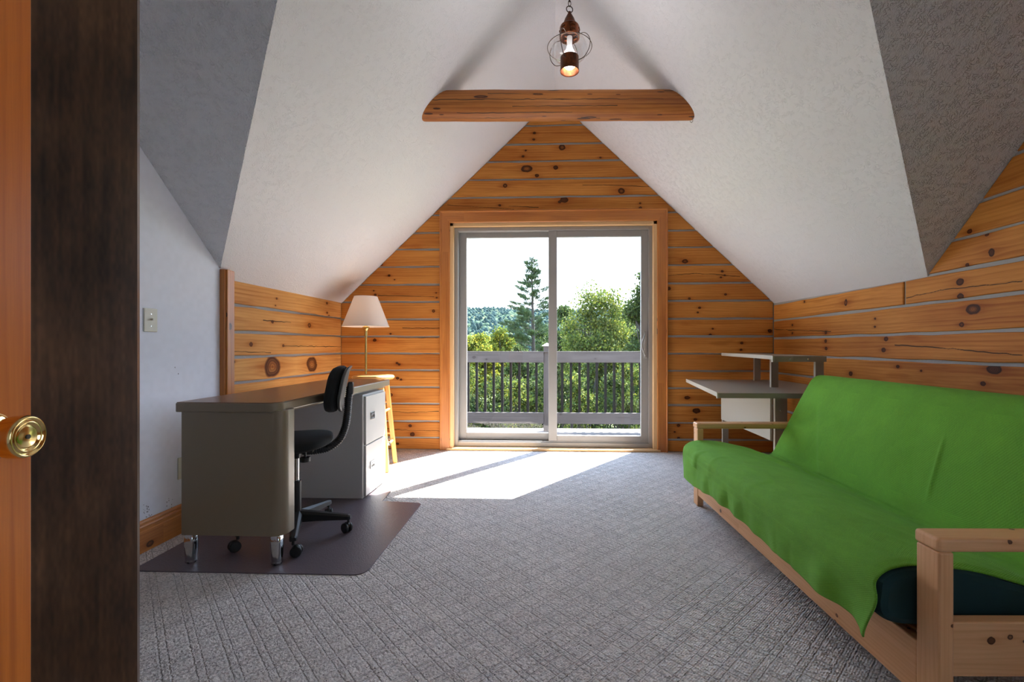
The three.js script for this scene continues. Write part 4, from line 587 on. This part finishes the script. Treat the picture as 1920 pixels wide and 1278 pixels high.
{
  const YG = [[0.30, 0.29, 0.035], [0.24, 0.26, 0.035], [0.18, 0.23, 0.035], [0.34, 0.29, 0.03], [0.14, 0.19, 0.035]], GR = [[0.085, 0.125, 0.024], [0.14, 0.175, 0.03], [0.06, 0.095, 0.02], [0.21, 0.22, 0.035]], DG = [[0.04, 0.066, 0.018], [0.065, 0.098, 0.022], [0.11, 0.14, 0.028], [0.028, 0.048, 0.014]], MG = [[0.07, 0.11, 0.03], [0.1, 0.135, 0.035], [0.05, 0.08, 0.026]];
  const G1 = 'yellowing trees beyond the deck', G2 = 'green trees beyond the deck', G3 = 'undergrowth behind the railing';
  broadleaf('broadleaf_tree', 'yellowish tree at the left edge of the fixed pane', 895, 610, 26, 40, YG, { n: 22000, size: 0.14, seed: 101, group: G1 });
  broadleaf('broadleaf_tree', 'yellow-green tree right of the yellowest one, below the hill', 940, 606, 27, 34, YG.slice(1), { n: 20000, size: 0.14, seed: 102, group: G1 });
  broadleaf('broadleaf_tree', 'pale green lower tree just left of the tall pine trunk', 972, 628, 24, 26, MG, { n: 14000, size: 0.13, seed: 103, group: G2 });
  broadleaf('broadleaf_tree', 'green tree behind the pine trunk and door stile', 1030, 604, 34, 40, MG, { n: 14000, size: 0.16, seed: 104, group: G2 });
  broadleaf('broadleaf_tree', 'many-stemmed tree with thin top filling the sliding pane', 1118, 522, 17, 66, GR, { n: 30000, size: 0.09, seed: 105, stems: 5, open: 0.25, clumps: 70, group: G2, low: -1.5 });
  broadleaf('broadleaf_tree', 'grey-green tree beside the middle door stile in sliding pane', 1058, 568, 20, 40, MG, { n: 20000, size: 0.1, seed: 106, stems: 2, group: G2, low: -1.5 });
  broadleaf('broadleaf_tree', 'dark green tree at the right edge of the sliding pane', 1218, 496, 15, 46, DG, { n: 20000, size: 0.09, seed: 107, group: G2, low: -1.5 });
  broadleaf('broadleaf_tree', 'dark tree behind the many-stemmed tree on its right', 1168, 560, 24, 44, DG, { n: 16000, size: 0.13, seed: 108, group: G2 });
  const sh = [[868, 668, 12.5], [905, 690, 11], [940, 672, 13], [975, 695, 11.5], [1010, 668, 13.5], [1050, 660, 12], [1085, 690, 10.8], [1120, 650, 13], [1155, 688, 11.2], [1188, 655, 12.4], [1232, 660, 13.6]];
  const where = ['leftmost in the fixed pane', 'second from the left in the fixed pane', 'third from the left in the fixed pane', 'below the pine left of the post', 'behind the capped railing post', 'right beside the middle stile', 'low one second in the sliding pane', 'in the middle of the sliding pane', 'low one right of the sliding pane middle', 'near the door handle side', 'at the far right behind the stile'];
  sh.forEach(([px, py, d], i) => broadleaf('shrub', 'leafy shrub behind the balusters, ' + where[i], px, py, d, 46, i % 3 ? DG : GR, { n: 9000, size: 0.075, seed: 200 + i, group: G3, low: -3.2, clumps: 40, open: 0.1, depth: 0.6, stems: 2 }));
}
{ // white pine
  const d = 30, top = spot(997, 489, d), H = top.y - GROUND, t = thing('pine_tree', 'tall thin pine with open branches rising above the hill line', 'tree', [top.x, GROUND, -d]), R = rng(301), br = [], pts = [], dirs = [], s = d / FOCAL;
  part('trunk', merge([rod([0.14, -0.3, 0], [0.1, H * 0.6, 0], 0.2, 0.12, 10), rod([0.1, H * 0.6, 0], [0, H * 0.99, 0], 0.12, 0.02, 8)]), BARK, t);
  const prof = [[0, 0.25], [20, 0.5], [45, 0.75], [70, 0.95], [110, 1.5], [150, 1.9], [185, 1.8], [260, 1.7], [330, 1.2]];
  for (let py = 4; py < 330; py += 3.4 + R() * 2.6) {
    const y = H - py * s, L0 = (() => { for (let i = 0; i < prof.length - 1; i++) if (py <= prof[i + 1][0]) return lerp(prof[i][1], prof[i + 1][1], (py - prof[i][0]) / (prof[i + 1][0] - prof[i][0])); return 1; })();
    const nb = 2 + Math.floor(R() * 2); for (let k = 0; k < nb; k++) {
      const a = R() * 6.28, L = L0 * (0.45 + 0.75 * R()), up = 0.5 - py / 420 + 0.2 * R(), A = V3(0.05, y, 0), E = V3(Math.cos(a) * L, y + L * up, Math.sin(a) * L); br.push(rod(A.toArray(), E.toArray(), 0.022, 0.006, 5));
      const nn = Math.round(80 * L + 25); for (let i = 0; i < nn; i++) { const q = 0.3 + 0.7 * Math.pow(R(), 0.7), P = A.clone().lerp(E, q), sp = 0.2 * (1.15 - q) + 0.09; P.x += (R() - 0.5) * sp * 2; P.y += (R() - 0.3) * sp; P.z += (R() - 0.5) * sp * 2; pts.push(P); dirs.push(V3(Math.cos(a) + (R() - 0.5) * 1.3, 0.5 + R(), Math.sin(a) + (R() - 0.5) * 1.3).normalize()); }
    }
  }
  part('branches', merge(br), BARK, t); leaves(t, pts, 0.2, [[0.05, 0.085, 0.045], [0.07, 0.115, 0.055], [0.11, 0.15, 0.065]], 302, needleGeo, NEEDLE, dirs);
}
{ // ground falling away from the house and the wooded ridge on the horizon
  const g = new THREE.PlaneGeometry(900, 900, 60, 60).rotateX(-Math.PI / 2).translate(0, 0, -455), p = g.attributes.position; for (let i = 0; i < p.count; i++) { const x = p.getX(i), z = p.getZ(i); p.setY(i, GROUND - 0.1 - 0.05 * Math.max(0, -z - 40) * (z > -340 ? 1 : 0) - (z <= -340 ? 15 : 0) + 2 * (vn(x / 20 + 50, z / 20 + 50) - 0.5) * sstep(-30, -60, z)); } g.computeVertexNormals();
  const m = part('ground', g, new THREE.MeshStandardMaterial({ map: dataTex(256, 256, (i, j, o) => { const t = fbm(i / 10, j / 10); o[0] = 60 + 50 * t; o[1] = 66 + 60 * t; o[2] = 34 + 20 * t; }), roughness: 1 }), scene); m.material.map.repeat.set(60, 60); m.userData.kind = 'structure';
  const h = struct('hill'), ridge = (x) => 47 + 4 * (vn(x / 90 + 11, 3) - 0.5) - 0.045 * x * 0 + (x < 0 ? 3 * Math.min(1, -x / 160) : -3 * Math.min(1, x / 100)), Z0 = -330, Z1 = -640;
  const hy = (x, z) => { const k = clamp((Z0 - z) / (Z0 - Z1)); return -22 + (ridge(x) * 0.98 + 22) * (1 - (1 - k) ** 1.7) + 5 * (vn(x / 40 + 30, z / 40) - 0.5); };
  const q = new THREE.PlaneGeometry(520, Z0 - Z1, 60, 40).rotateX(-Math.PI / 2).translate(0, 0, (Z0 + Z1) / 2), w = q.attributes.position; for (let i = 0; i < w.count; i++) w.setY(i, hy(w.getX(i), w.getZ(i))); q.computeVertexNormals();
  part('hillside', q, new THREE.MeshPhysicalMaterial({ color: new THREE.Color(0.02, 0.035, 0.022), roughness: 1, specularIntensity: 0.1 }), h);
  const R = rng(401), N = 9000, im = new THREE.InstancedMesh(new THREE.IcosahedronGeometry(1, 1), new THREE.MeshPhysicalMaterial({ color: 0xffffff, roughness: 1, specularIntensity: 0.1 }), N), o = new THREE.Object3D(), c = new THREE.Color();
  for (let i = 0; i < N; i++) { const x = -190 + R() * 270, z = lerp(Z0 - 5, Z1 + 2, R()), s = 2.1 + 1.8 * R(), con = R() < 0.35; o.position.set(x, hy(x, z) + s * 0.6, z); o.scale.set(s * (con ? 0.7 : 1), s * (con ? 1.7 : 1), s * (con ? 0.7 : 1)); o.rotation.set(0, R() * 6, 0); o.updateMatrix(); im.setMatrixAt(i, o.matrix); const k = R(), b = 0.7 + 0.6 * R(); if (con) c.setRGB(0.032 * b, 0.055 * b, 0.05 * b); else if (k < 0.8) c.setRGB(0.06 * b, 0.092 * b, 0.058 * b); else c.setRGB(0.1 * b, 0.12 * b, 0.06 * b); im.setColorAt(i, c); }  // distance haze is put into these bluish-green tree colours
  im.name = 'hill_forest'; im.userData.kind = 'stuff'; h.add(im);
}
scene.traverse((o) => { if (o.isMesh) { o.castShadow = true; o.receiveShadow = true; } if (o.isLight) o.castShadow = true; });
renderer.render(scene, camera);
